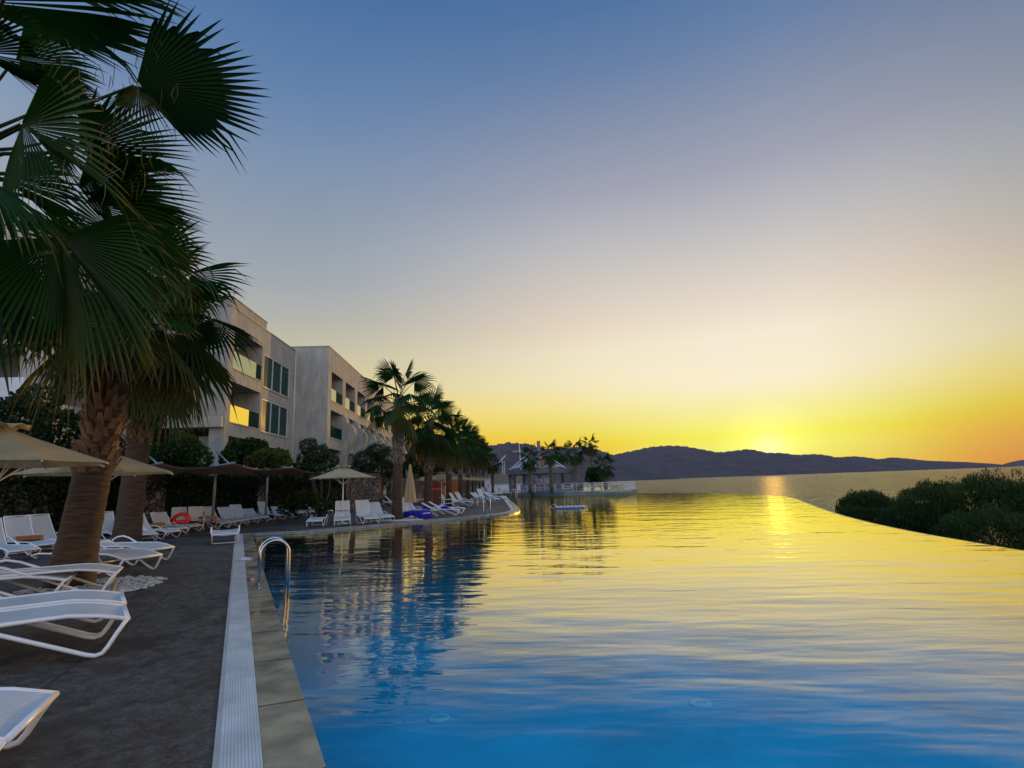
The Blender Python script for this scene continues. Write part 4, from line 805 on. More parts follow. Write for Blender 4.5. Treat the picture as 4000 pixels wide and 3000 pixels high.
# ---------------------------------------------------------------- teak side tables
def make_table(w=.5, d=.5, h=.45):
    root = E('side_table'); b = MB()
    for k in range(7): b.box((-w/2+w*(k+.5)/7, 0, h-.012), (w/7-.008, d, .024))
    b.build('tabletop', MT['wood'], root); b = MB()
    for s in (-1, 1): b.box((0, s*(d/2-.03), h-.06), (w-.11, .02, .07)); b.box((s*(w/2-.03), 0, h-.06), (.02, d-.11, .07))
    b.build('apron', MT['wood'], root)
    for sx in (-1, 1):
        for sy in (-1, 1): b = MB(); b.box((sx*(w/2-.03), sy*(d/2-.03), (h-.025)/2), (.045, .045, h-.026)); b.build('leg', MT['wood'], root)
    return root
TB = 'teak side tables'
t0 = None
for lb, u, v, rz, sc in [('large teak side table between the second armchair and the row of loungers', 806, 2068, -40, 1.3), ('teak side table between the two loungers right of the stout palm', 604, 2092, -40, 1.1), ('teak side table between the two leftmost raised backs', 108, 2160, -40, 1.15), ('teak side table with one dark bottle', 899, 2040, -35, 1.0),
                         ('teak side table with two bottles on it', 1003, 2028, -35, 1.0), ('teak side table right of the steepest-backed lounger', 1099, 2020, -30, 1.0), ('teak side table behind the flat loungers at the row\'s end', 1166, 2008, -30, 1.0), ('teak side table beside the white stool behind the double ladder', 1864, 1978, 0, 1.1)]:
    if t0 is None: t0 = make_table(); r = t0; r.location = G(u, v); r.rotation_euler = (0, 0, math.radians(rz)); r.scale = (sc,)*3; tag(r, lb, 'side table', TB)
    else: r = dup(t0, G(u, v), math.radians(rz), lb, sc)
# white metal stool
r = E('stool', G(1880, 1980), 0, 'white metal stool with a dished seat behind the double ladder', 'stool', sc=1.25); b = MB(); b.grid(lambda i, j: (-.22+.44*i, -.18+.36*j, .44+.04*(2*i-1)**2), 8, 4); b.grid(lambda i, j: (-.22+.44*i, -.18+.36*(1-j), .425+.04*(2*i-1)**2), 8, 4); b.build('seat', MT['sling'], r, smooth=True)
for sx in (-1, 1):
    for sy in (-1, 1): b = MB(); b.tube([(sx*.2, sy*.17, .46), (sx*.24, sy*.19, 0)], .014, 8); b.build('leg', MT['frame'], r, smooth=True)
# bottles
def bottle(label, p, dark=False, sc=1.0):
    r = E('bottle', p, 0, label, 'bottle', sc=sc); b = MB(); b.lathe([(.03, 0), (.033, .01), (.033, .13), (.03, .15), (.014, .19), (.013, .215)], 12); b.build('glass' if dark else 'body', MT['bottle_dark' if dark else 'plastic'], r, smooth=True)
    b = MB(); b.lathe([(.015, .2151), (.015, .235)], 10); b.build('cap', MT['cap'], r)
tt = G(899, 2040); bottle('dark bottle alone on a teak table in the lounger row', (tt.x-.05, tt.y-.05, .452), True, 1.0)
tt = G(1003, 2028); bottle('taller dark bottle on the teak table left of the steepest-backed lounger', (tt.x-.12, tt.y-.05, .452), True, 1.35); bottle('shorter clear bottle on the teak table left of the steepest-backed lounger', (tt.x+.05, tt.y-.08, .452), False, .9)
bottle('water bottle with a blue cap standing on a lounger seat under the umbrella', on('K2', .15, -.05, .345), False, 1.1)
for lb, u, v in (('water bottle on the deck below the lounger under the open umbrella', 1320, 2052), ('water bottle on the deck between the two upright head-on loungers', 1431, 2043), ('water bottle at the edge of the pebble bed', 1493, 2036)): bottle(lb, G(u, v), False, 1.15)
# towels
def towel(label, name, x0, x1, drop, wrinkle=.02, y0=-.42, y1=.42, z=.36):
    r, o, a, s = loungers[name]; R_ = random.Random(label); ph = [R_.uniform(0, 6) for _ in range(4)]; b = MB(); nx, ny = 26, 18
    def fn(i, j):
        x = x0+(x1-x0)*i; w = (y1-y0)*.5; m = (y0+y1)/2; q = (2*j-1); L_ = abs(q)*(w+drop)
        zz = seatz(x)+.022+wrinkle*math.sin(x*14+ph[0]+q*3)*math.sin(q*5+ph[1]+x*4)
        hw = .385
        if L_ <= hw: y = m+math.copysign(L_, q)
        else: y = m+math.copysign(hw+.02*math.sin(x*17+ph[2])+.015, q); zz -= (L_-hw)*(.85+.15*math.sin(x*6+ph[3]))
        if x > 1.17: zz -= (x-1.17)*1.9; x = 1.19+.03*math.sin(q*6+ph[1])
        return (x, y, max(.02, zz))
    b.grid(fn, nx, ny); ob = b.build('towel', MT['blue'], smooth=True); ob.location = o; ob.rotation_euler = (0, 0, a); ob.scale = (s,)*3
    md = ob.modifiers.new('thick', 'SOLIDIFY'); md.thickness = .012; md.offset = 1; return tag(ob, label, 'towel', 'blue towels on loungers')
towel('long blue towel covering a lounger and hanging to the deck beside the tallest palm', 'N1', .02, 1.36, .26)
def heap(label, p, rx, ry, h, seed, mat='blue', name='towel'):
    R_ = random.Random(seed); ph = [R_.uniform(0, 6) for _ in range(6)]; b = MB()
    def fn(i, j):
        th = 2*PI*i; r = j; zz = h*(1-r**2.2)*(1+.25*math.sin(th*3+ph[0]+r*5)+.18*math.sin(th*7+ph[1]-r*9)); return (rx*r*math.cos(th)*(1+.12*math.sin(th*4+ph[2])), ry*r*math.sin(th)*(1+.15*math.sin(th*5+ph[3])), max(0, zz))
    b.grid(fn, 40, 12); o = b.build(name, MT[mat], smooth=True); o.location = p; return tag(o, label, name.replace('_', ' '), 'blue towels on loungers' if mat == 'blue' else None)
heap('crumpled blue towel heaped on the seat behind the long towel', on('N4', .75, 0, .36), .36, .28, .14, 1)
heap('blue towel bunched on the seat of the reclined lounger behind the double ladder', on('N2', .35, .05, .36), .30, .30, .12, 2)
heap('white towel heap at the head of a flat lounger near the row\'s end', on('F6', -.45, 0, .35), .30, .26, .08, 3, 'paper')
# swim ring: a red ring standing on edge with a squashed red float beside it
p = on('B4', .25, -.05, .37); r = E('swim_ring', p, math.radians(-20), 'bright red inflatable swim ring propped on a lounger', 'swim ring', sc=.8)
b = MB(); pts = [(.27*math.sin(t)-.0, .0, .20+.30*math.cos(t)) for t in [2*PI*k/30-.0 for k in range(31)]]
pts = [(x*1.35+.22, .18*math.sin(x*4), max(.09, z)) for x, y, z in pts]; b.tube(pts, .10, 12); b.build('ring', MT['red'], r, smooth=True)
b = MB(); b.grid(lambda i, j: (-.42+.17*math.cos(2*PI*i)*math.sin(PI*j)*(1+.2*math.sin(6*PI*i)), -.05+.16*math.sin(2*PI*i)*math.sin(PI*j), .13+.13*math.cos(PI*j)+.02*math.sin(4*PI*i)), 20, 10); b.grid(lambda i, j: (-.20+.15*math.cos(2*PI*i)*math.sin(PI*j)*(1+.2*math.sin(6*PI*i)), -.08+.15*math.sin(2*PI*i)*math.sin(PI*j), .10+.10*math.cos(PI*j)), 20, 10); b.build('float', MT['red'], r, smooth=True)
# ================================================================ UMBRELLAS
def umbrella(label, p, rad=1.5, rim=2.12, peak=2.68, table=True, n=8, rz=.2, closed=False, flap=True, sc=1.0, base=True):
    root = E('umbrella', p, rz, label, 'umbrella', 'closed umbrellas' if closed else 'cream umbrellas over the deck', sc=sc)
    b = MB(); b.tube([(0, 0, 0), (0, 0, peak-.06)], .028, 12); b.build('pole', MT['frame'], root, smooth=True)
    b = MB(); b.lathe([(.24, 0), (.24, .05), (.06, .09), (.05, .25)], 20); b.build('base', MT['frame'], root, smooth=False)
    if closed:
        b = MB(); N_ = 48
        def fn(i, j):
            th = 2*PI*i; z = peak-.03-(peak-.82)*j; r = .045+.24*j**.8*(1+.30*math.cos(8*th+j*1.0))-.05*max(0, (.16-abs(j-.18)))*3; return (max(.03, r)*math.cos(th), max(.03, r)*math.sin(th), z)
        b.grid(fn, 96, 16); b.build('canopy', MT['canvas'], root, smooth=True); b = MB(); b.lathe([(.01, peak+.06), (.055, peak+.02), (.07, peak-.10), (.05, peak-.16)], 12); b.build('cap', MT['canvas'], root, smooth=True); return root
    b = MB(); pts = [(rad*math.cos(2*PI*k/n), rad*math.sin(2*PI*k/n)) for k in range(n)]; m = 6
    for k in range(n):
        a0 = Vector((*pts[k], 0)); a1 = Vector((*pts[(k+1) % n], 0))
        def fn(i, j):
            e = a0.lerp(a1, i); sagr = 1-.075*math.sin(PI*i)*j; q = e*(j*sagr); zz = peak+(rim-peak)*(j**.92)-.035*math.sin(PI*i)*j*(1-j)*2; return (q.x, q.y, zz)
        b.grid(fn, 8, m)
        def hem(i, j):
            x, y, z = fn(i, 1); return (x*(1+.004*j), y*(1+.004*j), z-.10*j)
    o = b.build('canopy', MT['canvas'], root, smooth=False); md = o.modifiers.new('thick', 'SOLIDIFY'); md.thickness = .006
    b = MB()
    for k in range(n):
        e = Vector((*pts[k], rim-.02)); b.tube([(0, 0, peak-.05), tuple(Vector((0, 0, peak-.05)).lerp(e, .5)-Vector((0, 0, .012))), tuple(e)], .012, 5); s_ = e*.48; b.tube([(0, 0, rim-.30), (s_.x, s_.y, peak-.05+(rim-peak)*.5)], .009, 5)
    b.build('rib', MT['frame'], root)['kind'] = 'stuff'
    if flap:
        b = MB()
        for k in range(n):
            a0 = 2*PI*k/n; a1 = 2*PI*(k+1)/n
            def fl(i, j):
                a = a0+(a1-a0)*i; r = .02+.33*j; c = math.cos((i-.5)*(a1-a0)); return (r*math.cos(a), r*math.sin(a), peak+.03-.30*r+.085*math.sin(PI*i)*j+.012)
            b.grid(fl, 6, 4)
        o = b.build('vent', MT['canvas'], root, smooth=False); md = o.modifiers.new('thick', 'SOLIDIFY'); md.thickness = .006
    if table:
        b = MB(); b.lathe([(.03, .655), (.30, .66), (.31, .675), (.30, .69), (.03, .695)], 28); b.build('tabletop', MT['frame'], root, smooth=False)
    return root
umbrella('large cream umbrella cut by the left edge, nearest of all, glowing underneath', Vector((-8.15, 8.5, 0)), rim=2.17, peak=2.78, table=False, rz=.30)
umbrella('cream umbrella right behind the thick palm trunk, with a round table on its pole', G(347, 2241), rz=.15, sc=1.0)
umbrella('cream umbrella standing alone over the head-on loungers by the pool', G(1337, 2047), rz=.35, sc=1.0)
umbrella('closed cream umbrella tied around its pole right of the tallest palm', G(1602, 2022), closed=True, peak=2.75, sc=1.0)
def umbY(label, u, Y, **k):
    umbrella(label, Vector(((u-2000)/F*Y*1.0+.0, Y, 0)), **k)
umbY('cream umbrella with a bright top just right of the second palm', 1716, 45, rz=.1)
umbY('cream umbrella half hidden left of the second palm', 1668, 50, rz=.3)
umbY('cream umbrella behind the third palm trunk', 1782, 56, rz=.25)
umbY('cream umbrella with a pointed peak above the fifth palm trunk', 1824, 65, rz=.15)
umbY('cream umbrella second from the end of the receding line', 1850, 73, rz=.3)
umbY('cream umbrella at the far end of the receding line', 1868, 79, rz=.2)
p = D(2409, 1925, 63); umbrella('low pale umbrella over the water in front of the terrace wall', Vector((p.x, 63.0, -1.5)), rad=1.95, rim=1.78, peak=2.42, table=False, rz=.2)
# ================================================================ LADDERS, FLOAT, PEBBLES, LITTER
def ladder(label, p, direc, off=.46, gap=.52, h=.78, sc=1.0, tread=True):
    a = math.atan2(direc.y, direc.x); root = E('pool_ladder', p, a, label, 'pool ladder', 'steel pool ladders', sc=sc)
    for s in (-.5, .5):
        b = MB(); y = s*gap; R = off/2
        pts = [(0, y, 0), (0, y, h-R)]+[(R-R*math.cos(t), y, h-R+R*math.sin(t)) for t in [PI*k/10 for k in range(1, 10)]]+[(off, y, h-R), (off, y, -.95)]
        b.tube(pts, .0215, 12); b.build('handrail', MT['steel'], root, smooth=True); b = MB(); b.lathe([(.05, .006), (.05, .014), (.026, .03)], 16, (0, y, 0)); b.build('flange', MT['steel'], root)
    for k in range(3): b = MB(); b.box((off, 0, -.30-.25*k), (.08, gap-.045, .03)); b.build('tread', MT['steel'], root)
    return root
nrm = Vector((-near_dir.y, near_dir.x)); nrm = -nrm
p = (G(1018, 2301)+G(1000, 2284))/2; ladder('near pool ladder with two tall bright hoops at the left coping', p, nrm)
p = (G(1872, 2021)+G(1893, 2019.5))/2; ladder('double-hoop pool ladder at the curved edge in front of the loungers', p, Vector((.62, -.78)), sc=1.0, h=1.0, gap=.42)
p = G(1996, 1963); ladder('far pool ladder beyond the rounded deck corner', p, Vector((1, -.25)), sc=1.0, h=1.1, off=.5)
r = E('air_mattress', G(2226, 1986, -.08), math.radians(0), 'white and blue inflatable air mattress floating in the pool', 'air mattress'); r.rotation_euler = (0, 0, math.radians(-6))
for k in range(8):
    b = MB(); x = -.83+.2375*k
    b.grid(lambda i, j: (x+.118*math.cos(2*PI*i)*(.35+.65*math.sin(PI*min(1, max(0, j*1.0)))**.3), -.38+.76*j, .09+.085*math.sin(2*PI*i)*(.35+.65*math.sin(PI*j)**.3)), 14, 8); b.build('air_chamber', MT['lilo'], r, smooth=True)
b = MB(); b.grid(lambda i, j: (-1.05+.17*math.cos(2*PI*i), -.36+.72*j, .17+.12*math.sin(2*PI*i)), 14, 6); b.build('pillow', MT['liloblue'], r, smooth=True)
b = MB(); b.box((0, 0, .0), (1.95, .72, .07)); b.build('underside', MT['liloblue'], r)
def pebbles(label, c, rx, ry, n, seed, s0=.035):
    R_ = random.Random(seed); b = MB()
    for _ in range(n):
        t = R_.uniform(0, 2*PI); q = math.sqrt(R_.random()); x, y = rx*q*math.cos(t), ry*q*math.sin(t); s = s0*R_.uniform(.6, 1.3); a = R_.uniform(0, PI)
        vs = []
        for zz, k in ((0, .8), (.35, 1.0), (.75, .75)):
            for g in range(6): th = a+g*PI/3; vs.append((x+s*k*math.cos(th)*1.25, y+s*k*math.sin(th)*.85, .004+zz*s))
        b.add(vs, [(i*6+g, i*6+(g+1) % 6, i*6+6+(g+1) % 6, i*6+6+g) for i in range(2) for g in range(6)]+[(12, 13, 14, 15, 16, 17)])
    o = b.build('pebble', MT['pebble'], kind='stuff'); o.location = (c.x, c.y, .004); tag(o, label, 'pebbles'); return o
pebbles('white pebbles around the foot of the thick palm', G(330, 2305), 1.15, 1.3, 900, 1); pebbles('white pebbles around the foot of the tallest palm', G(1556, 2034), 1.25, .9, 700, 2)
b = MB(); q = [G(425, 2335, .03), G(455, 2270, .03)]; b.tube(q, .03, 6); o = b.build('bed_edging', MT['wood_pale']); tag(o, 'pale edging board of the pebble bed beside the thick palm', 'edging board')
heap('crumpled white paper scrap lying across the drain by the near ladder', G(958, 2186, .008), .16, .09, .05, 9, 'paper', 'paper_scrap')
r = E('cigarette_pack', G(990, 2264), .4, 'small red and white crushed pack on the coping beside the near ladder', 'litter'); b = MB(); b.box((0, 0, .012), (.085, .055, .022)); b.build('body', MT['paper'], r); b = MB(); b.box((.028, 0, .0125), (.032, .057, .026)); b.build('lid', MT['red'], r)
# ================================================================ HOTEL BUILDINGS
FD = Vector((-.0594, .9982))                 # facades run this way, away from the camera
FN = Vector((.9982, .0594))                  # and face this way, to the water
def fplane(O):
    """pixel -> (distance along the facade, height)"""
    def f(u, v):
        d = ray(u, v); t = (O.x*FN.x+O.y*FN.y)/(d.x*FN.x+d.y*FN.y); p = Vector((d.x*t, d.y*t)); return ((p-O).dot(FD), EYE+d.z*t)
    return f
def facade(b, O, dr, nr, Ln, z0, z1, ops, th=.0):
    """wall face with openings; each opening (s0, s1, za, zb, depth) gets reveals and, at its depth, a back wall"""
    xs = sorted({0, Ln} | {o[0] for o in ops} | {o[1] for o in ops}); zs = sorted({z0, z1} | {o[2] for o in ops} | {o[3] for o in ops})
    def P(s, z, d=0): q = O+dr*s-nr*d; return (q.x, q.y, z)
    for a, c in zip(xs, xs[1:]):
        for e, g in zip(zs, zs[1:]):
            mx, mz = (a+c)/2, (e+g)/2
            if any(o[0] < mx < o[1] and o[2] < mz < o[3] for o in ops): continue
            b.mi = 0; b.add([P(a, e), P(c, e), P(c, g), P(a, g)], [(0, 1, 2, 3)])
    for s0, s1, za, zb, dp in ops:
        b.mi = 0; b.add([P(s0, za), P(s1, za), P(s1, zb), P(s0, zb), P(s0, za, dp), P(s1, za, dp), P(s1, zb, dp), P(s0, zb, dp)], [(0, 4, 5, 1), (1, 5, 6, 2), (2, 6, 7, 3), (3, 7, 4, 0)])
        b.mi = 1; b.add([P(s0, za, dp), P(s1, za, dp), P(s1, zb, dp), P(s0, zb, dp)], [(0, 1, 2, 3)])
    b.mi = 0
def obox(b, O, dr, nr, s0, s1, z0, z1, d0, d1):
    """box along a facade: s range, height range, d = depth behind the face (negative stands out)"""
    def P(s, z, d): q = O+dr*s-nr*d; return (q.x, q.y, z)
    vs = [P(s, z, d) for z in (z0, z1) for s, d in ((s0, d0), (s1, d0), (s1, d1), (s0, d1))]
    b.add(vs, [(3, 2, 1, 0), (4, 5, 6, 7), (0, 1, 5, 4), (1, 2, 6, 5), (2, 3, 7, 6), (3, 0, 4, 7)])
def window(root, O, s0, s1, z0, z1, d, n=3, slant=0):
    b = MB(); w = .07
    obox(b, O, FD, FN, s0, s1, z0, z0+w, d-.05, d+.05); obox(b, O, FD, FN, s0, s1, z1-w, z1, d-.05, d+.05); obox(b, O, FD, FN, s0, s0+w, z0+w, z1-w, d-.05, d+.05); obox(b, O, FD, FN, s1-w, s1, z0+w, z1-w, d-.05, d+.05)
    for k in range(1, n): c = s0+(s1-s0)*k/n; obox(b, O, FD, FN, c-.045, c+.045, z0+w, z1-w, d-.047, d+.047)
    f = b.build('window', MT['alu'], root)
    for k in range(n):
        b = MB(); a, c = s0+(s1-s0)*k/n+.045, s0+(s1-s0)*(k+1)/n-.045; obox(b, O, FD, FN, a, c, z0+w, z1-w, d+.01, d+.025); b.build('pane', MT['glass'], f)
def balcony(root, O, s0, s1, z0, h, split, mat, d=.02):
    b = MB(); m = s0+(s1-s0)*split; obox(b, O, FD, FN, s0+.01, m, z0, z0+h, d, d+.03); b.build('balcony_glass', MT[mat], root)
    if split < .98: b = MB(); obox(b, O, FD, FN, m, s1-.01, z0, z0+h*.98, d, d+.03); b.build('balcony_glass', MT['glass_dim'], root)
    b = MB(); obox(b, O, FD, FN, s0-.02, s1+.02, z0-.07, z0-.0, -.06, .10); b.build('sill', MT['trim'], root)
    b = MB(); obox(b, O, FD, FN, s0+.3, s1-.3, z0+1.75, z0+1.80, 1.55, 1.60); b.build('ceiling_lamp', MT['alu'], root)
def building(label, O, Ln, ztop, ops, side_ops=(), depth=14, zb=2.0, side_len=None, step=None):
    root = E('hotel_building', (0, 0, 0), 0, label, 'building', 'wings of the hotel'); b = MB()
    facade(b, O, FD, FN, Ln, zb, ztop, ops)
    facade(b, O-FN*depth, FN, -FD, depth, zb, ztop, [(depth-o[1], depth-o[0], o[2], o[3], o[4]) for o in side_ops])     # side towards the camera
    q = O+FD*Ln; facade(b, q, -FN, FD, depth, zb, ztop, [])
    e = O-FN*depth; b.add([(O.x, O.y, ztop), (q.x, q.y, ztop), ((q-FN*depth).x, (q-FN*depth).y, ztop), (e.x, e.y, ztop)], [(0, 1, 2, 3)])
    b.build('wall', [MT['stucco'], MT['stucco_shade']], root)
    b = MB(); obox(b, O, FD, FN, -.04, Ln, ztop, ztop+.07, -.05, .28); obox(b, O, FN, -FD, -depth, -.04+.0, ztop, ztop+.07, -.04, .25); b.build('roof_edge', MT['greypost'], root)
    return root
O1 = V2(D(908, 1160, 33)); f1 = fplane(O1); ZT = D(908, 1160, 33).z
L1 = f1(1150, 1500)[0]
def opn(f, tl, br, dp):
    a = f(*tl); c = f(*br); return (a[0], c[0], c[1], a[1], dp)
b1u = opn(f1, (919, 1287), (1020, 1480), 1.9); b1l = opn(f1, (906, 1489), (1011, 1668), 1.9); g1 = opn(f1, (893, 1702), (989, 1850), 1.8); g1 = (g1[0], g1[1], 2.4, f1(893, 1702)[1], 1.8)
w1u = opn(f1, (1033, 1384), (1128, 1551), .12); w1l = opn(f1, (1025, 1558), (1121, 1702), .12)
zz = [f1(909, 1437)[1], f1(898, 1648)[1]]
b1u = (b1u[0], b1u[1], zz[0], b1u[3], 1.9); b1l = (b1l[0], b1l[1], zz[1], b1l[3], 1.9)
w1u = (w1u[0], w1u[1], f1(1030, 1512)[1], f1(1036, 1384)[1], .12); w1l = (w1l[0], w1l[1], f1(1022, 1686)[1], f1(1028, 1558)[1], .12); w1g = (w1u[0], w1u[1], f1(1035, 1739)[1]-1.2, f1(1035, 1739)[1], .12)
sstep = f1(1042, 1283)[0]
side1 = [(.9, 9.5, 2.4, f1(800, 1648)[1] if False else 5.6, 2.2)]
R1 = building('nearest visible grey stucco hotel wing with two balconies and two tall windows', O1, L1, ZT-.62, [b1u, b1l, g1, w1u, w1l, w1g], side1, 14)
b = MB(); obox(b, O1, FD, FN, 0, sstep, ZT-.62, ZT, -.0, 14); b.build('parapet', MT['stucco'], R1)
b = MB(); obox(b, O1, FD, FN, -.05, sstep+.04, ZT, ZT+.06, -.05, .3); obox(b, O1, FN, -FD, -14, -.05, ZT, ZT+.06, -.05, .25); b.build('roof_edge', MT['greypost'], R1)
b = MB(); obox(b, O1, FN, -FD, -9.6, -.05, 5.62, 6.25, -.35, .0); b.build('canopy_slab', MT['trim'], R1)
balcony(R1, O1, b1u[0], b1u[1], b1u[2], 1.12, .80, 'frost'); balcony(R1, O1, b1l[0], b1l[1], b1l[2], 1.12, .62, 'frost_sunset')
window(R1, O1, w1u[0], w1u[1], w1u[2], w1u[3], .06); window(R1, O1, w1l[0], w1l[1], w1l[2], w1l[3], .06); window(R1, O1, w1g[0], w1g[1], w1g[2], w1g[3], .06, 5)
for w in (w1u, w1l): b = MB(); obox(b, O1, FD, FN, w[0]-.06, w[1]+.06, w[2]-.07, w[2], -.07, .0); b.build('sill', MT['trim'], R1)
b = MB(); q = O1+FD*(L1-.16)+FN*.09; b.tube([(q.x, q.y, 2.2), (q.x, q.y, ZT-.8)], .055, 10); b.build('drainpipe', MT['alu'], R1, smooth=True)
# antenna box on the corner
p = D(915, 1128, 33.4); r = E('roof_antenna', (p.x, p.y, ZT), 0, 'small pale antenna box on a short mast at the roof corner', 'antenna'); b = MB(); b.tube([(0, 0, 0), (0, 0, .95)], .025, 8); b.build('mast', MT['greypost'], r); b = MB(); b.box((.12, 0, .68), (.16, .10, .52)); b.build('panel', MT['alu'], r)
# second wing
O2 = V2(D(1286, 1354, L1*FD.y+O1.y)); f2 = fplane(O2); Z2 = D(1286, 1354, O2.y).z
s1 = f2(1295, 1500)[0]; s2 = f2(1351, 1500)[0]; pitch = s2-s1; wop = f2(1340, 1500)[0]-s1
zu0, zu1 = f2(1292, 1562)[1], f2(1295, 1450)[1]; zm0, zm1 = f2(1289, 1707)[1], f2(1292, 1600)[1]; zg1 = f2(1289, 1752)[1]
NB = 9; L2 = s1+pitch*NB+.6; ops = []
for k in range(NB):
    a = s1+k*pitch; ops += [(a, a+wop, zu0, zu1, 1.9), (a, a+wop, zm0, zm1, 1.9), (a, a+wop, 2.2, zg1, 1.9)]
R2b = building('second grey stucco hotel wing with a row of balconies and curved fins', O2, L2, Z2, ops, (), 16)
for k in range(NB):
    a = s1+k*pitch; balcony(R2b, O2, a, a+wop, zu0, (zu1-zu0)*.42, .42, 'frost'); b = MB(); obox(b, O2, FD, FN, a+.01, a+wop-.01, zm0, zm0+(zm1-zm0)*.42, .02, .05); b.build('balcony_glass', MT['glass_dim'], R2b)
    b = MB(); obox(b, O2, FD, FN, a-.02, a+wop+.02, zm0-.06, zm0, -.06, .10); b.build('sill', MT['trim'], R2b)
# curved fins between the lower balconies
sf = f2(1339, 1620)[0]; Yf = O2.y+sf*FD.y
def zf(v): return EYE+(1911-v)/F*Yf
def of(du): return du*Yf/F
prof = [(0, 1616), (3, 1622), (17, 1641), (17, 1654), (22, 1656), (33, 1662), (42, 1673), (48, 1688), (50, 1699), (47, 1714), (39, 1732), (29, 1751), (20, 1770), (14, 1788), (11, 1806), (10, 1880)]
def smooth_prof(P):
    out = []
    for i in range(len(P)-1):
        for t in (0, .33, .67): out.append((P[i][0]+(P[i+1][0]-P[i][0])*t, P[i][1]+(P[i+1][1]-P[i][1])*t))
    return out+[P[-1]]
sp = smooth_prof(prof)
for _ in range(2): sp = sp[:14]+[((sp[i-1][0]+2*sp[i][0]+sp[i+1][0])/4, (sp[i-1][1]+2*sp[i][1]+sp[i+1][1])/4) for i in range(14, len(sp)-1)]+[sp[-1]]
for k in range(NB-1):
    s = s1+wop+k*pitch+.02; w = (pitch-wop)-.04; b = MB()
    A = []; B = []; A2 = []; B2 = []
    for o, v in sp:
        p = O2+FD*s+FN*(of(o)+.005); q = O2+FD*(s+w)+FN*(of(o)+.005); A.append((p.x, p.y, zf(v))); B.append((q.x, q.y, zf(v)))
        p = O2+FD*s-FN*.02; q = O2+FD*(s+w)-FN*.02; A2.append((p.x, p.y, zf(v))); B2.append((q.x, q.y, zf(v)))
    b.strip(A, B); b.strip(A2, A); b.strip(B, B2); b.build('fin', MT['stucco'], R2b)
# wing hidden behind the near palms
O0 = Vector((-21.2, 23.6)); Zt0 = D(100, 886, 23.6).z
sd = [(.8, 9.5, 9.6, 11.9, 1.8), (.8, 9.5, 6.2, 8.6, 1.8), (.8, 9.5, 2.4, 5.3, 2.2)]
R0 = building('white hotel wing with long balconies behind the palms at far left', O0, 8.6, Zt0, [(1.0, 4.0, 9.4, 12, 1.8), (1.0, 4.0, 6.0, 8.6, 1.8), (4.9, 7.8, 9.4, 12, .12), (4.9, 7.8, 6.0, 8.6, .12)], sd, 14)
window(R0, O0, 4.9, 7.8, 9.4, 12, .06); window(R0, O0, 4.9, 7.8, 6.0, 8.6, .06)
for z in (9.6, 6.2):
    b = MB(); obox(b, O0, FN, -FD, -10, -.3, z-.25, z+.75, -.45, -.30); b.build('parapet', MT['whitewall'], R0); b = MB(); obox(b, O0, FN, -FD, -10, -.3, z-.30, z-.12, -.297, .0); b.build('balcony_slab', MT['whitewall'], R0)
# person leaning on the upper balcony glass
pp = O1+FD*(b1u[0]+.62)-FN*.33; z0 = b1u[2]-.02
r = E('person', (pp.x, pp.y, z0), math.atan2(FN.y, FN.x), 'bare-chested person with short dark hair leaning on the upper balcony glass', 'person')
me = bpy.data.meshes.new('body')
J = [((0, 0, .62), .15), ((0.02, 0, .82), .135), ((.06, 0, 1.02), .145), ((.11, 0, 1.20), .14), ((.16, 0, 1.31), .065), ((.19, 0, 1.37), .06), ((.205, 0, 1.44), .085), ((.215, 0, 1.52), .09), ((.21, 0, 1.58), .06),
     ((.10, .19, 1.24), .06), ((.24, .25, 1.10), .048), ((.34, .10, 1.155), .036), ((.36, .0, 1.165), .028), ((.10, -.19, 1.24), .06), ((.24, -.25, 1.10), .048), ((.34, -.10, 1.155), .036), ((.36, -.02, 1.165), .028),
     ((0, .10, .55), .09), ((.03, .11, .28), .068), ((0, .11, .04), .045), ((.11, .12, .025), .035), ((0, -.10, .55), .09), ((.03, -.11, .28), .068), ((0, -.11, .04), .045), ((.11, -.12, .025), .035), ((.30, 0, 1.475), .02)]
Ed = [(0, 1), (1, 2), (2, 3), (3, 4), (4, 5), (5, 6), (6, 7), (7, 8), (3, 9), (9, 10), (10, 11), (11, 12), (3, 13), (13, 14), (14, 15), (15, 16), (0, 17), (17, 18), (18, 19), (19, 20), (0, 21), (21, 22), (22, 23), (23, 24), (6, 25)]
me.from_pydata([j[0] for j in J], Ed, []); me.materials.append(MT['skin']); bo = bpy.data.objects.new('body', me); COL.objects.link(bo); bo.parent = r
md = bo.modifiers.new('skin', 'SKIN'); md.use_smooth_shade = True; bo.modifiers.new('sub', 'SUBSURF').levels = 2; bo.modifiers['sub'].render_levels = 2
for i, j in enumerate(J): me.skin_vertices[0].data[i].radius = (j[1], j[1])
me.skin_vertices[0].data[0].use_root = True
b = MB(); b.grid(lambda i, j: (.205+.098*math.cos(2*PI*i)*math.sin(PI*.5*j)-.012, .092*math.sin(2*PI*i)*math.sin(PI*.5*j), 1.545+.085*math.cos(PI*.5*j)), 16, 6); b.build('hair', MT['hair'], r, smooth=True)
b = MB(); b.lathe([(.165, .50), (.175, .62), (.155, .74)], 16); b.build('shorts', MT['shorts'], r, smooth=True)
for s in (-1, 1): b = MB(); b.lathe([(.10, .33), (.115, .52), (.10, .56)], 12, (.01, s*.10, 0)); b.build('shorts', MT['shorts'], r, smooth=True)
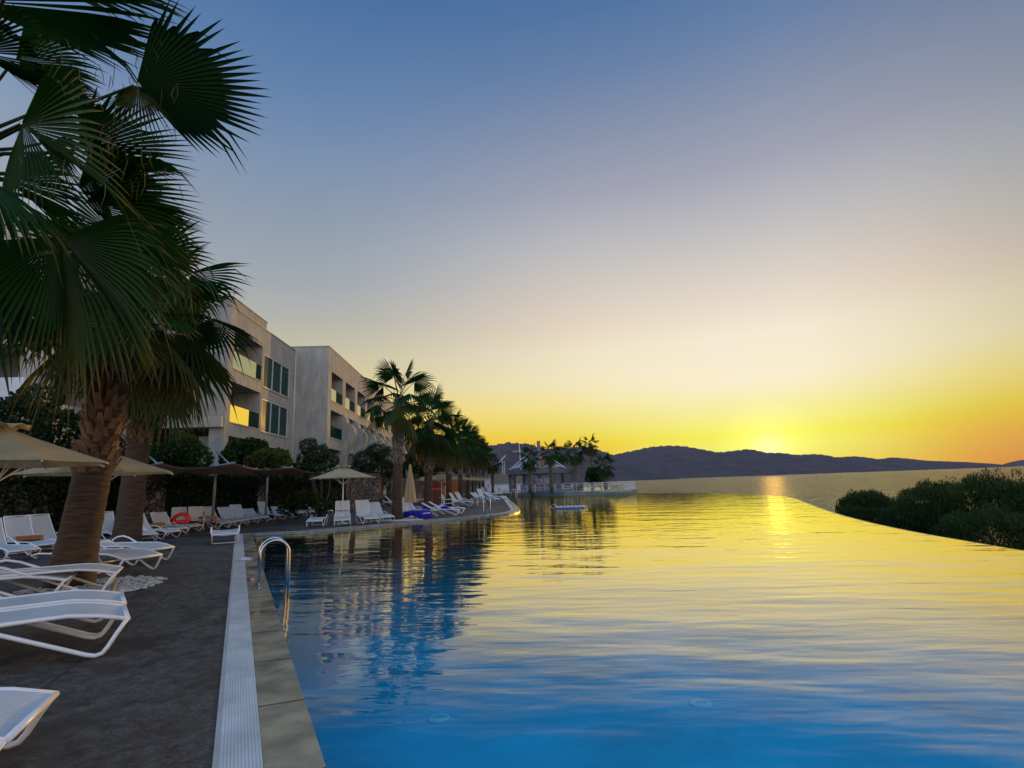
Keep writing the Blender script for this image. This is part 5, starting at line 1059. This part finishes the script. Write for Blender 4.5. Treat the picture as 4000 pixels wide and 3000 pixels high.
# ================================================================ WALL BEHIND THE LOUNGERS
wp_ = [(-20.5, 15.0), (-18.3, 21.5), (-16.9, 26.5), (-16.0, 31.0), (-14.9, 35.5), (-12.3, 39.5)]
def wall(label, pts, z, th, mat='stone', cap='brick', kind='wall', grp='rubble stone walls'):
    base = Vector((pts[0][0], pts[0][1], 0)); r = E('stone_wall', base, 0, label, kind, grp); P = [V2(p)-V2(base) for p in pts]; Q = offset(P, th)
    b = MB(); b.strip(V3(P, 0), V3(P, z)); b.strip(V3(Q, z), V3(Q, 0)); b.strip(V3(P, z), V3(Q, z))
    for e in (0, -1): b.add([(P[e].x, P[e].y, 0), (Q[e].x, Q[e].y, 0), (Q[e].x, Q[e].y, z), (P[e].x, P[e].y, z)], [(0, 1, 2, 3)])
    b.build('masonry', MT[mat], r)
    if cap:
        P2 = offset(P, -.05); Q2 = offset(P, th+.05); b = MB(); zc = z+.003
        b.strip(V3(P2, zc), V3(P2, zc+.12)); b.strip(V3(P2, zc+.12), V3(Q2, zc+.12)); b.strip(V3(Q2, zc+.12), V3(Q2, zc)); b.strip(V3(Q2, zc), V3(P2, zc)); b.build('coping_cap', MT[cap], r)
    return r
wall('long rubble stone wall under the awning, mostly hidden by creepers', wp_, 2.35, .45)
wall('bare stone wall between the open umbrella and the pillar, with brick capping', [(-12.28, 39.52), (-11.75, 42.2), (-10.75, 43.2)], 2.62, .5)
wall('stone wall along the deck under the far umbrellas', [(-11.4, 50), (-9.6, 62), (-8.9, 80), (-7.5, 92)], 2.5, .45)
def P_(u, Y): return ((u-2000)/F*Y, Y)
def frac(t):
    i = min(int(t), len(wp_)-2); f = t-i; a, c = wp_[i], wp_[i+1]; return (a[0]+(c[0]-a[0])*f, a[1]+(c[1]-a[1])*f)
ivy('dark creeper on the stone wall left of the bare stone pier', [frac(.35), frac(1), frac(1.35), frac(1.62)], 0, 2.5, 9000, 61)
ivy('dark creeper on the stone wall right of the bare stone pier', [frac(1.98), frac(2.5), frac(3), frac(3.4)], 0, 2.5, 9000, 62)
ivy('sparse creeper over the right half of the stone wall, stones showing through', [frac(3.55), frac(4), frac(4.5), frac(5)], 0, 2.5, 5200, 63)
# pillar with shower plank, extinguisher and lamp
pc = G(1468, 1983); r = E('stone_pillar', pc, .12, 'stone pillar with brick cap and timber step right of the open umbrella', 'pillar'); H_ = 2.55
b = MB(); b.box((0, 0, H_/2), (1.05, .8, H_)); b.build('masonry', MT['stone'], r); b = MB(); b.box((0, 0, H_+.063), (1.2, .95, .12)); b.build('coping_cap', MT['brick'], r); b = MB(); b.box((-.1, -.75, .10), (.9, .65, .2)); b.box((-.2, -.60, .30), (.55, .32, .2)); b.build('step', MT['wood_pale'], r)
r = E('post_lamp', (pc.x-.02, pc.y, H_+.125), 0, 'caged bulkhead lamp standing on the stone pillar', 'lamp'); b = MB(); b.lathe([(.13, 0), (.13, .10), (.11, .12)], 16); b.build('base', MT['dark'], r); b = MB(); b.lathe([(.11, .121), (.115, .30), (.09, .40), (.03, .45)], 16); b.build('globe', MT['lampglass'], r, smooth=True)
b = MB()
for k in range(6): a = k*PI/3; c_, s_ = math.cos(a), math.sin(a); b.tube([(.125*c_, .125*s_, .10), (.13*c_, .13*s_, .30), (.10*c_, .10*s_, .42), (0, 0, .475)], .008, 5)
b.build('cage', MT['greypost'], r)
q = pc+Vector((-.46, -.48, 1.15)); r = E('fire_extinguisher', q, 0, 'red and white fire extinguisher hung on the stone pillar', 'fire extinguisher'); b = MB(); b.lathe([(.06, 0), (.075, .03), (.075, .42), (.05, .52), (.025, .55)], 14); b.build('cylinder', MT['red'], r, smooth=True); b = MB(); b.lathe([(.0765, .06), (.0765, .40)], 14); b.build('sleeve', MT['paper'], r); b = MB(); b.tube([(0, 0, .55), (0, 0, .60), (.07, -.03, .63)], .02, 6); b.build('valve', MT['dark'], r)
q = pc+Vector((.44, -.46, 0)); r = E('timber_plank', (q.x, q.y, 0), .1, 'upright orange plank with carved lettering against the stone pillar', 'plank'); b = MB(); b.box((0, 0, 1.55), (.22, .05, 1.25)); b.build('board', MT['wood'], r); b = MB(); b.box((-.04, .03, .9), (.07, .05, 1.8)); b.build('post', MT['bark'], r)
b = MB(); rr_ = random.Random(4)
for k in range(13): b.box((.05+.01*rr_.uniform(-1, 1), -.027, 2.08-.085*k), (.06*rr_.uniform(.6, 1.2), .006, .012)); b.box((.05+rr_.uniform(-.03, .03), -.0275, 2.05-.085*k), (.012, .006, .05))
b.build('lettering', MT['joint'], r)
# ================================================================ AWNING SAILS
def sail(label, fr, bk, sag, first=False):
    """fr / bk: the two front and two back corners"""
    base = Vector((fr[0].x, fr[0].y, 0)); r = E('shade_sail', base, 0, label, 'shade sail', 'brown shade sails'); f0, f1_, b0, b1_ = [p-base for p in (fr[0], fr[1], bk[0], bk[1])]; b = MB()
    def fn(i, j):
        p = f0.lerp(f1_, i).lerp(b0.lerp(b1_, i), j); n = math.sin(PI*i); back = b0.lerp(b1_, .5)-f0.lerp(f1_, .5); p = p+back*(.14*n*(1-2*j)*1.0); p.z -= sag*n*(.25+.75*(1-j)); return p
    b.grid(fn, 18, 10); o = b.build('canopy', MT['canvas2'], r, smooth=True); md = o.modifiers.new('t', 'SOLIDIFY'); md.thickness = .01
    return r
def boompost(label, tipp, backp, base_p, top):
    r = E('sail_post', (base_p.x, base_p.y, 0), 0, label, 'post', 'steel posts of the shade sails'); B_ = Vector((base_p.x, base_p.y, 0)); b = MB(); b.tube([(0, 0, 0), (0, 0, top)], .065, 12); b.lathe([(.07, top), (.07, top+.04)], 12); b.build('pole', MT['greypost'], r, smooth=True)
    b = MB(); b.tube([backp-B_, tipp-B_], .05, 10); b.build('boom', MT['greypost'], r, smooth=True); b = MB(); b.tube([(0, 0, top-.55), (tipp-B_).lerp(backp-B_, .08)], .032, 8); b.build('strut', MT['greypost'], r, smooth=True)
tips = [D(330, 1806, 20.0), D(632, 1808, 20.8), D(916, 1808, 21.8), D(1141, 1824, 26.5), D(1330, 1842, 31.5)]
bks = [D(300, 1858, 23.5), D(470, 1856, 24.0), D(700, 1850, 25.2), D(985, 1858, 29.0), D(1290, 1854, 33.5)]
for k, lb in enumerate(['left brown shade sail between the stout palm and the first boom', 'second brown shade sail, in front of the bare stone pier', 'third brown shade sail, below the yellow-green shrub', 'rightmost brown shade sail, reaching behind the open umbrella']): sail(lb, (tips[k], tips[k+1]), (bks[k], bks[k+1]), .13)
pst = [(D(560, 1900, 24.6), 4.05), (D(838, 1900, 26.0), 4.15), (D(1043, 1900, 30.5), 3.6)]
for k, ((pb, tp), lb) in enumerate(zip(pst, ('grey sail post with a long strut, its foot behind the stout palm', 'tall grey sail post standing free between the two dark shrubs', 'grey sail post half hidden in the yellow-green shrub'))): boompost(lb, tips[k+1], bks[k+1], pb, tp)
pb = D(160, 1800, 22.5); boompost('grey sail post above the nearest umbrella at far left', D(212, 1745, 20), D(60, 1830, 23), pb, 4.0)
sail('brown shade sail beyond the tallest palm', (D(1555, 1846, 44), D(1632, 1850, 47)), (D(1560, 1868, 49), D(1640, 1868, 52)), .15)
for u, lb in ((1588, 'short grey sail post beyond the tallest palm'),): g = D(u, 1880, 50); boompost(lb, D(1612, 1850, 46), D(1600, 1866, 50), g, 3.1)
# retaining wall up on the grassy hillside, seen between the first two deck palms
p0, p1, p2 = D(1560, 1750, 96), D(1632, 1752, 95), D(1655, 1770, 108); base = Vector((p0.x, p0.y, 0)); zt = D(1600, 1722, 96).z
r = E('retaining_wall', (p0.x, p0.y, p1.z-3), 0, 'pale stone retaining wall with red tile capping up on the grassy bank', 'wall'); P = [V2(p)-V2(p0) for p in (p0, p1, p2)]; Q = offset(P, .6); b = MB(); h = zt-p1.z+2.7; b.strip(V3(P, 0), V3(P, h)); b.strip(V3(P, h), V3(Q, h)); b.strip(V3(Q, h), V3(Q, 0)); b.build('masonry', MT['stone'], r)
P2 = offset(P, -.1); Q2 = offset(P, .7); b = MB(); b.strip(V3(P2, h+.004), V3(P2, h+.35)); b.strip(V3(P2, h+.35), V3(Q2, h+.35)); b.strip(V3(Q2, h+.35), V3(Q2, h+.004)); b.build('coping_cap', MT['brick'], r)
bush('dark trees on the bank above the retaining wall', [bl(1590, 1700, 112, 40, 25), bl(1640, 1712, 112, 30, 22), bl(1560, 1690, 112, 30, 25)], 2600, .35, 'bush', 71, (-23, 112, 6), kind='tree', stem=.12, parts=('crown', 'trunk'))
bush('tall clipped hedge on the bank behind the closed umbrella', [bl(1580, 1800, 62, 50, 30), bl(1640, 1800, 62, 40, 30), bl(1720, 1805, 64, 60, 35), bl(1800, 1820, 70, 50, 30), bl(1620, 1840, 60, 60, 28), bl(1700, 1845, 62, 60, 28)], 7000, .24, 'ivy', 72, (-11.5, 60, 0), kind='hedge')
# things under the far umbrellas
r = E('cabinet', G(1680, 1955), .2, 'dark red bar cabinet with a glowing red strip behind the second palm', 'cabinet', sc=1.2); p = D(1705, 1950, 52); r.location = (p.x-.2, 52, 0)
b = MB(); b.box((0, 0, .9), (1.4, .6, 1.8)); b.build('body', MT['rust'], r); b = MB(); b.box((0, -.31, 1.1), (1.2, .02, .12)); b.build('light_strip', MT['red'], r); b = MB(); b.box((0, 0, 1.83), (1.5, .7, .05)); b.build('top', MT['dark'], r)
p = D(1782, 1930, 58); r = E('door', (p.x, 58, 0), .1, 'orange painted wooden door between the third and fourth palms', 'door'); b = MB(); b.box((0, 0, 1.05), (1.0, .06, 2.1)); b.build('leaf', MT['door'], r); b = MB(); q8 = [(-.56, 0), (-.50, 0), (-.50, 2.12), (.50, 2.12), (.50, 0), (.56, 0), (.56, 2.2), (-.56, 2.2)]; b.add([(x, -.06, z) for x, z in q8]+[(x, .06, z) for x, z in q8], [(0, 1, 2, 7), (2, 3, 6, 7), (3, 4, 5, 6), (8, 15, 10, 9), (10, 15, 14, 11), (11, 14, 13, 12)]+[(i, i+8, (i+1) % 8+8, (i+1) % 8) for i in range(8)]); b.build('frame', MT['rust'], r)
# ================================================================ BAR TERRACE AND PAVILION
TZ = .33
tp = [(-3.2, 77.5), (-1.3, 75.4), (5.9, 67.0), (13.2, 65.6), (15.4, 69.5), (16.5, 82), (15, 112), (-30, 112), (-30, 80)]
b = MB(); b.prism(tp, -3.6, TZ); b.build('bar_terrace', [MT['terrace']], kind='structure')
b = MB(); edge = [V2(p) for p in tp[1:6]]; eo = offset(edge, -.03); b.strip(V3(eo, -.6), V3(eo, TZ-.03)); b.build('terrace_wall', MT['concrete'], kind='structure')
# pavilion
pv = E('pavilion', (4.0, 76, TZ), .04, 'grey bar pavilion with round columns, thick beam and white tensile roof', 'pavilion')
def pxy(u, Y): return ((u-2000)/F*Y-4.0, Y-76)
colp = [pxy(1985, 77.5), pxy(2000, 80.5), pxy(2043, 74.5), pxy(2144, 73.2), pxy(2220, 74.0), pxy(2227, 79), pxy(2105, 86), pxy(2160, 86), pxy(2045, 86)]
top = D(2100, 1851, 75).z-TZ; ht = D(2100, 1832, 75).z-TZ-top
for x, y in colp:
    b = MB(); b.lathe([(.31, 0), (.31, top-.0)], 20, (x, y, 0)); b.build('column', MT['concrete'], pv, smooth=False)
ring = [pxy(1972, 78), pxy(1972, 76.2), pxy(2020, 73.8), pxy(2080, 72.4), pxy(2150, 71.8), pxy(2242, 72.2), pxy(2244, 88), pxy(1990, 88)]
b = MB(); rp = [Vector(p) for p in ring]; ri = offset(rp+[rp[0]], .75)[:-1]; n = len(rp); z0, z1 = top, top+ht
for i in range(n):
    k = (i+1) % n; A, B, C, Dd = rp[i], rp[k], ri[k], ri[i]; b.add([(A.x, A.y, z0), (B.x, B.y, z0), (B.x, B.y, z1), (A.x, A.y, z1), (Dd.x, Dd.y, z0), (C.x, C.y, z0), (C.x, C.y, z1), (Dd.x, Dd.y, z1)], [(0, 1, 2, 3), (5, 4, 7, 6), (3, 2, 6, 7), (0, 4, 5, 1)])
b.build('beam', MT['concrete'], pv)
for u in (2035, 2229): p = D(u, 1838 if u > 2200 else 1842, 72.0); b = MB(); b.tube([(p.x-4, p.y-76-1.5, p.z-TZ), (p.x-4, p.y-76+1.5, p.z-TZ)], .09, 8); b.build('downlight', MT['dark'], pv)
# tensile roof: peaked membrane with scalloped edges
def tent(name, peak, ring_, mat, parent):
    b = MB(); m = len(ring_); pk = Vector(peak)
    for i in range(m):
        a, c = Vector(ring_[i]), Vector(ring_[(i+1) % m])
        def fn(s, t):
            e = a.lerp(c, s); mid = (a+c)/2; e = e+(Vector((0, 0, mid.z))-mid*0-Vector((0, 0, mid.z)))*0; e = e+(Vector((pk.x, pk.y, e.z))-e)*(.16*math.sin(PI*s)); e.z += .25*math.sin(PI*s); q = pk.lerp(e, t); q.z = pk.z+(e.z-pk.z)*(t**.62); return q
        b.grid(fn, 8, 8)
    o = b.build(name, MT[mat], parent, smooth=True); md = o.modifiers.new('t', 'SOLIDIFY'); md.thickness = .03
def W(u, v, Y): p = D(u, v, Y); return (p.x-4.0, p.y-76, p.z-TZ)
tent('roof_membrane', W(2062, 1782, 82), [W(1998, 1834, 78), W(2060, 1831, 75), W(2118, 1829, 75), W(2135, 1829, 88), W(2010, 1832, 90)], 'tent', pv)
tent('roof_membrane', W(2150, 1788, 82), [W(2122, 1829, 75), W(2170, 1828, 75), W(2214, 1829, 77), W(2216, 1828, 90), W(2125, 1829, 89)], 'tent', pv)
b = MB(); b.tube([W(1990, 1836, 77), W(2062, 1780, 82)], .05, 6); b.tube([W(2150, 1786, 82), W(2215, 1829, 77)], .06, 6); b.tube([W(2062, 1800, 82), W(2062, 1776, 82)], .08, 6); b.build('roof_cable', MT['whitewall'], pv)
# chimney shaft
p = D(2103, 1723, 80); r = E('chimney', (p.x, 80, TZ), 0, 'tall plain grey round shaft rising through the pavilion roof', 'chimney'); b = MB(); b.lathe([(.25, 0), (.25, p.z-TZ)], 20); b.build('shaft', MT['concrete'], r); b = MB(); b.lathe([(.262, p.z-TZ-.08), (.262, p.z-TZ+.02)], 20); b.build('rim', MT['greypost'], r)
r = E('shade_sail', (0, 0, 0), 0, 'orange-lit triangular cloth beside the grey chimney shaft', 'cloth'); b = MB(); q = [D(2113, 1778, 83), D(2128, 1808, 81), D(2140, 1829, 80), D(2110, 1829, 82), D(2109, 1800, 83)]; b.add(q+[v+Vector((0, .04, 0)) for v in q], [(0, 1, 2, 3, 4), (9, 8, 7, 6, 5)]); b.build('canopy', MT['orange'], r)
# bar counter and stools
pb_ = E('bar_counter', (5.0, 75.5, TZ), 0, 'dark long bar counter under the pavilion', 'bar counter'); b = MB(); b.box((0, 0, .5), (8.6, .6, 1.0)); b.build('front', MT['dark'], pb_); b = MB(); b.box((0, -.05, 1.05), (8.9, .9, .08)); b.build('worktop', MT['wood'], pb_); b = MB(); b.tube([(-4.4, -.42, .25), (4.4, -.42, .25)], .03, 6); b.build('foot_rail', MT['frame'], pb_)
st0 = None
def make_stool():
    r = E('bar_stool'); b = MB(); b.lathe([(.17, .74), (.18, .77), (.16, .79)], 14); b.build('seat', MT['whitewall'], r)
    for k in range(4): a = PI/4+k*PI/2; b = MB(); b.tube([(.12*math.cos(a), .12*math.sin(a), .745), (.21*math.cos(a), .21*math.sin(a), 0)], .014, 6); b.build('leg', MT['frame'], r)
    b = MB(); b.tube([(.17*math.cos(k*PI/4+PI/4), .17*math.sin(k*PI/4+PI/4), .3) for k in range(9)], .010, 5); b.build('foot_ring', MT['frame'], r); return r
for k, u in enumerate((2084, 2092, 2099, 2108, 2120, 2131, 2118, 2127)):
    Y = 75.5 if k < 6 else 75.35; loc = ((u-2000)/F*Y, Y, TZ+1.09); lb = 'white bar stool turned up on the bar counter, number of the upturned row counted from the left: %s' % ['first', 'second', 'third', 'fourth', 'sixth', 'eighth', 'fifth', 'seventh'][k]
    lb = 'white bar stool upturned on the bar counter, %s from the left' % ['first', 'second', 'third', 'fourth', 'sixth', 'last', 'fifth', 'next to last'][k]
    if st0 is None: st0 = make_stool(); q = st0; tag(q, lb, 'bar stool', 'upturned bar stools on the counter')
    else: q = dup(st0, loc, 0, lb)
    q.location = (loc[0], loc[1], TZ+1.09+.79); q.rotation_euler = (PI, 0, k*.5)
# railing along the terrace front
rl = [(-.2+.4, 74.2), (5.9, 67.12), (13.05, 65.75), (15.2, 69.6), (16.2, 80)]; base = Vector((rl[0][0], rl[0][1], TZ)); r = E('railing', base, 0, 'white metal railing with upright bars along the bar terrace', 'railing'); P = [V2(p)-V2(base) for p in rl]
for z, nm, rd in ((1.0, 'handrail', .028), (.80, 'mid_rail', .022), (.10, 'bottom_rail', .022)): b = MB(); b.tube([(p.x, p.y, z) for p in P], rd, 6); b.build(nm, MT['whitewall'], r)
b = MB(); b2 = MB()
for a, c in zip(P, P[1:]):
    d = (c-a); n = int(d.length/.17)
    for k in range(n):
        q = a+d*(k/n)
        if k % 9 == 0: b2.tube([(q.x, q.y, 0), (q.x, q.y, 1.0)], .028, 6)
        else: b.tube([(q.x, q.y, .10), (q.x, q.y, .80)], .0115, 4, caps=False)
b.build('bar', MT['whitewall'], r)['kind'] = 'stuff'; b2.build('post', MT['whitewall'], r)['kind'] = 'stuff'
p = G(2046, 1936, -.08); r = E('goal_post', (p.x, p.y-.15, -.4), 0, 'thin white pole leaning at the railing\'s left end, foot in the pool', 'pole'); b = MB(); b.tube([(.05, 0, 0), (-.22, .1, 2.05)], .045, 8); b.build('pole', MT['whitewall'], r); b = MB(); b.lathe([(.07, 0), (.07, .08)], 10, (.05, 0, 0)); b.build('foot', MT['whitewall'], r)
p = G(2077, 1937, -.08); r = E('bollard', (p.x, p.y-.2, -1.2), 0, 'short dark brown post standing in the pool before the terrace wall', 'post'); b = MB(); b.lathe([(.13, 0), (.13, 1.85), (.11, 1.9)], 12); b.build('shaft', MT['bark'], r); b = MB(); b.lathe([(.14, 1.901), (.14, 1.96)], 12); b.build('cap', MT['wood_pale'], r)
# low walls, hut and lighting tower beyond the deck
Yb = 104; x0, x1 = (1895-2000)/F*Yb, (2052-2000)/F*Yb; zt, zm = D(1960, 1851, Yb).z, D(1960, 1891, Yb).z
r = E('screen_wall', ((x0+x1)/2, Yb, TZ), 0, 'tan cloth screen over a white base wall left of the pavilion', 'screen wall'); b = MB(); b.box((0, 0, (zm-TZ)/2), (x1-x0, .5, zm-TZ)); b.build('base', MT['whitewall'], r); b = MB(); b.box((0, .1, (zm+zt)/2-TZ+.05), (x1-x0, .2, zt-zm-.1)); b.build('screen', MT['tanwall'], r); b = MB(); b.box((0, -.05, zm-TZ+.03), (x1-x0, .7, .06)); b.build('ledge', MT['trim'], r)
p = D(1903, 1900, 98); r = E('hut', (p.x, 98, TZ), 0, 'small white hut with a blue window behind the farthest palm', 'hut'); hh = D(1903, 1870, 98).z-TZ; b = MB(); b.box((0, 0, hh/2), (1.15, 1.2, hh)); b.build('wall', MT['whitewall'], r); b = MB(); b.box((-.75, .1, hh*.55), (.34, .9, hh*.6)); b.build('window', MT['glass'], r); b = MB(); b.box((0, 0, hh+.04), (1.3, 1.35, .08)); b.build('roof', MT['trim'], r); b = MB(); b.tube([(.22, -.62, .8), (.22, -.66, 1.2)], .05, 6); b.build('handle', MT['dark'], r)
p = D(1896, 1924, 92); r = E('surfboard', (p.x, 92, 0), 0, 'yellow wooden board standing upright by the white hut', 'board'); b = MB(); b.grid(lambda i, j: (.33*math.sin(PI*min(.96, .25+.72*j))*(2*i-1), -.03, 1.15*j), 6, 10); b.grid(lambda i, j: (.33*math.sin(PI*min(.96, .25+.72*j))*(1-2*i), .03, 1.15*j), 6, 10); b.build('deck', MT['wood_pale'], r)
r = E('lighting_tower', (*P_(1956, 112), TZ), 0, 'white lattice tower with a slanted white panel left of the pavilion', 'tower'); zt = D(1956, 1800, 112).z-TZ; b = MB()
for sx in (-.22, .22):
    for sy in (-.22, .22): b.tube([(sx, sy, 0), (sx, sy, zt)], .05, 6)
for k in range(14):
    z = zt*k/14; z2 = zt*(k+1)/14; s = 1 if k % 2 else -1; b.tube([(-.22*s, -.22, z), (.22*s, -.22, z2)], .025, 4); b.tube([(-.22*s, .22, z), (.22*s, .22, z2)], .025, 4)
b.build('lattice', MT['whitewall'], r); q = D(1975, 1778, 112); q2 = D(1950, 1803, 112); O_ = Vector((*P_(1956, 112), TZ)); a_, c_ = q-O_, q2-O_; b = MB(); w = Vector((0, .9, 0)); th = Vector((.12, 0, .30)); b.add([a_-w, c_-w, c_+w, a_+w, a_-w-th, c_-w-th, c_+w-th, a_+w-th], [(0, 1, 2, 3), (7, 6, 5, 4), (0, 4, 5, 1), (1, 5, 6, 2), (2, 6, 7, 3), (3, 7, 4, 0)]); b.build('panel', MT['whitewall'], r)
r = E('flagpole', (*P_(2024, 118), TZ), 0, 'white mast with a cross-yard behind the pavilion roof', 'mast'); zt = D(2022, 1731, 118).z-TZ; b = MB(); b.tube([(0, 0, 0), (-.1, 0, zt*.6), (-.25, 0, zt)], [.14, .11, .06], 8); b.build('pole', MT['whitewall'], r, smooth=True); zy = D(2022, 1762, 118).z-TZ; b = MB(); b.tube([(-1.7, 0, zy-.03), (1.15, 0, zy+.04)], .06, 6); b.build('yard', MT['whitewall'], r); b = MB(); b.box((.1, -.1, D(2022, 1741, 118).z-TZ), (.32, .2, .12)); b.box((.55, 0, zy-.14), (.12, .12, .18)); b.build('lamp', MT['dark'], r)
p = D(1932, 1915, 84); r = E('flag', (*P_(1990, 74.5), 0), 0, 'furled red flag on a thin staff by the leftmost column', 'flag'); b = MB(); b.tube([(0, 0, 0), (0, 0, 1.9)], .02, 6); b.build('staff', MT['frame'], r); b = MB(); b.grid(lambda i, j: (-.03-.20*i*(.4+.6*math.sin(PI*j)), .03*math.sin(9*i), .55+.75*j), 6, 8); b.build('cloth', MT['rust'], r)
# railing below the infinity edge
rp_ = [D(3098, 1958, 41), D(3130, 1974, 37), D(3165, 1984, 33), D(3200, 1998, 29), D(3236, 2014, 25.5), D(3262, 2025, 23)]; base = rp_[0].copy(); base.z = -3; r = E('railing', base, 0, 'curved brown handrail on thin posts below the infinity edge', 'railing'); b = MB(); b.tube([p-base for p in rp_], .05, 8); b.build('handrail', MT['wood'], r, smooth=True); b = MB(); b.tube([p-base-Vector((0, 0, .55)) for p in rp_], .02, 6); b.build('mid_rail', MT['dark'], r)
for i in range(len(rp_)-1):
    for k in range(3): p = rp_[i].lerp(rp_[i+1], k/3)-base; b = MB(); b.tube([(p.x, p.y, 0), (p.x, p.y, p.z)], .03, 6); b.build('post', MT['dark'], r)
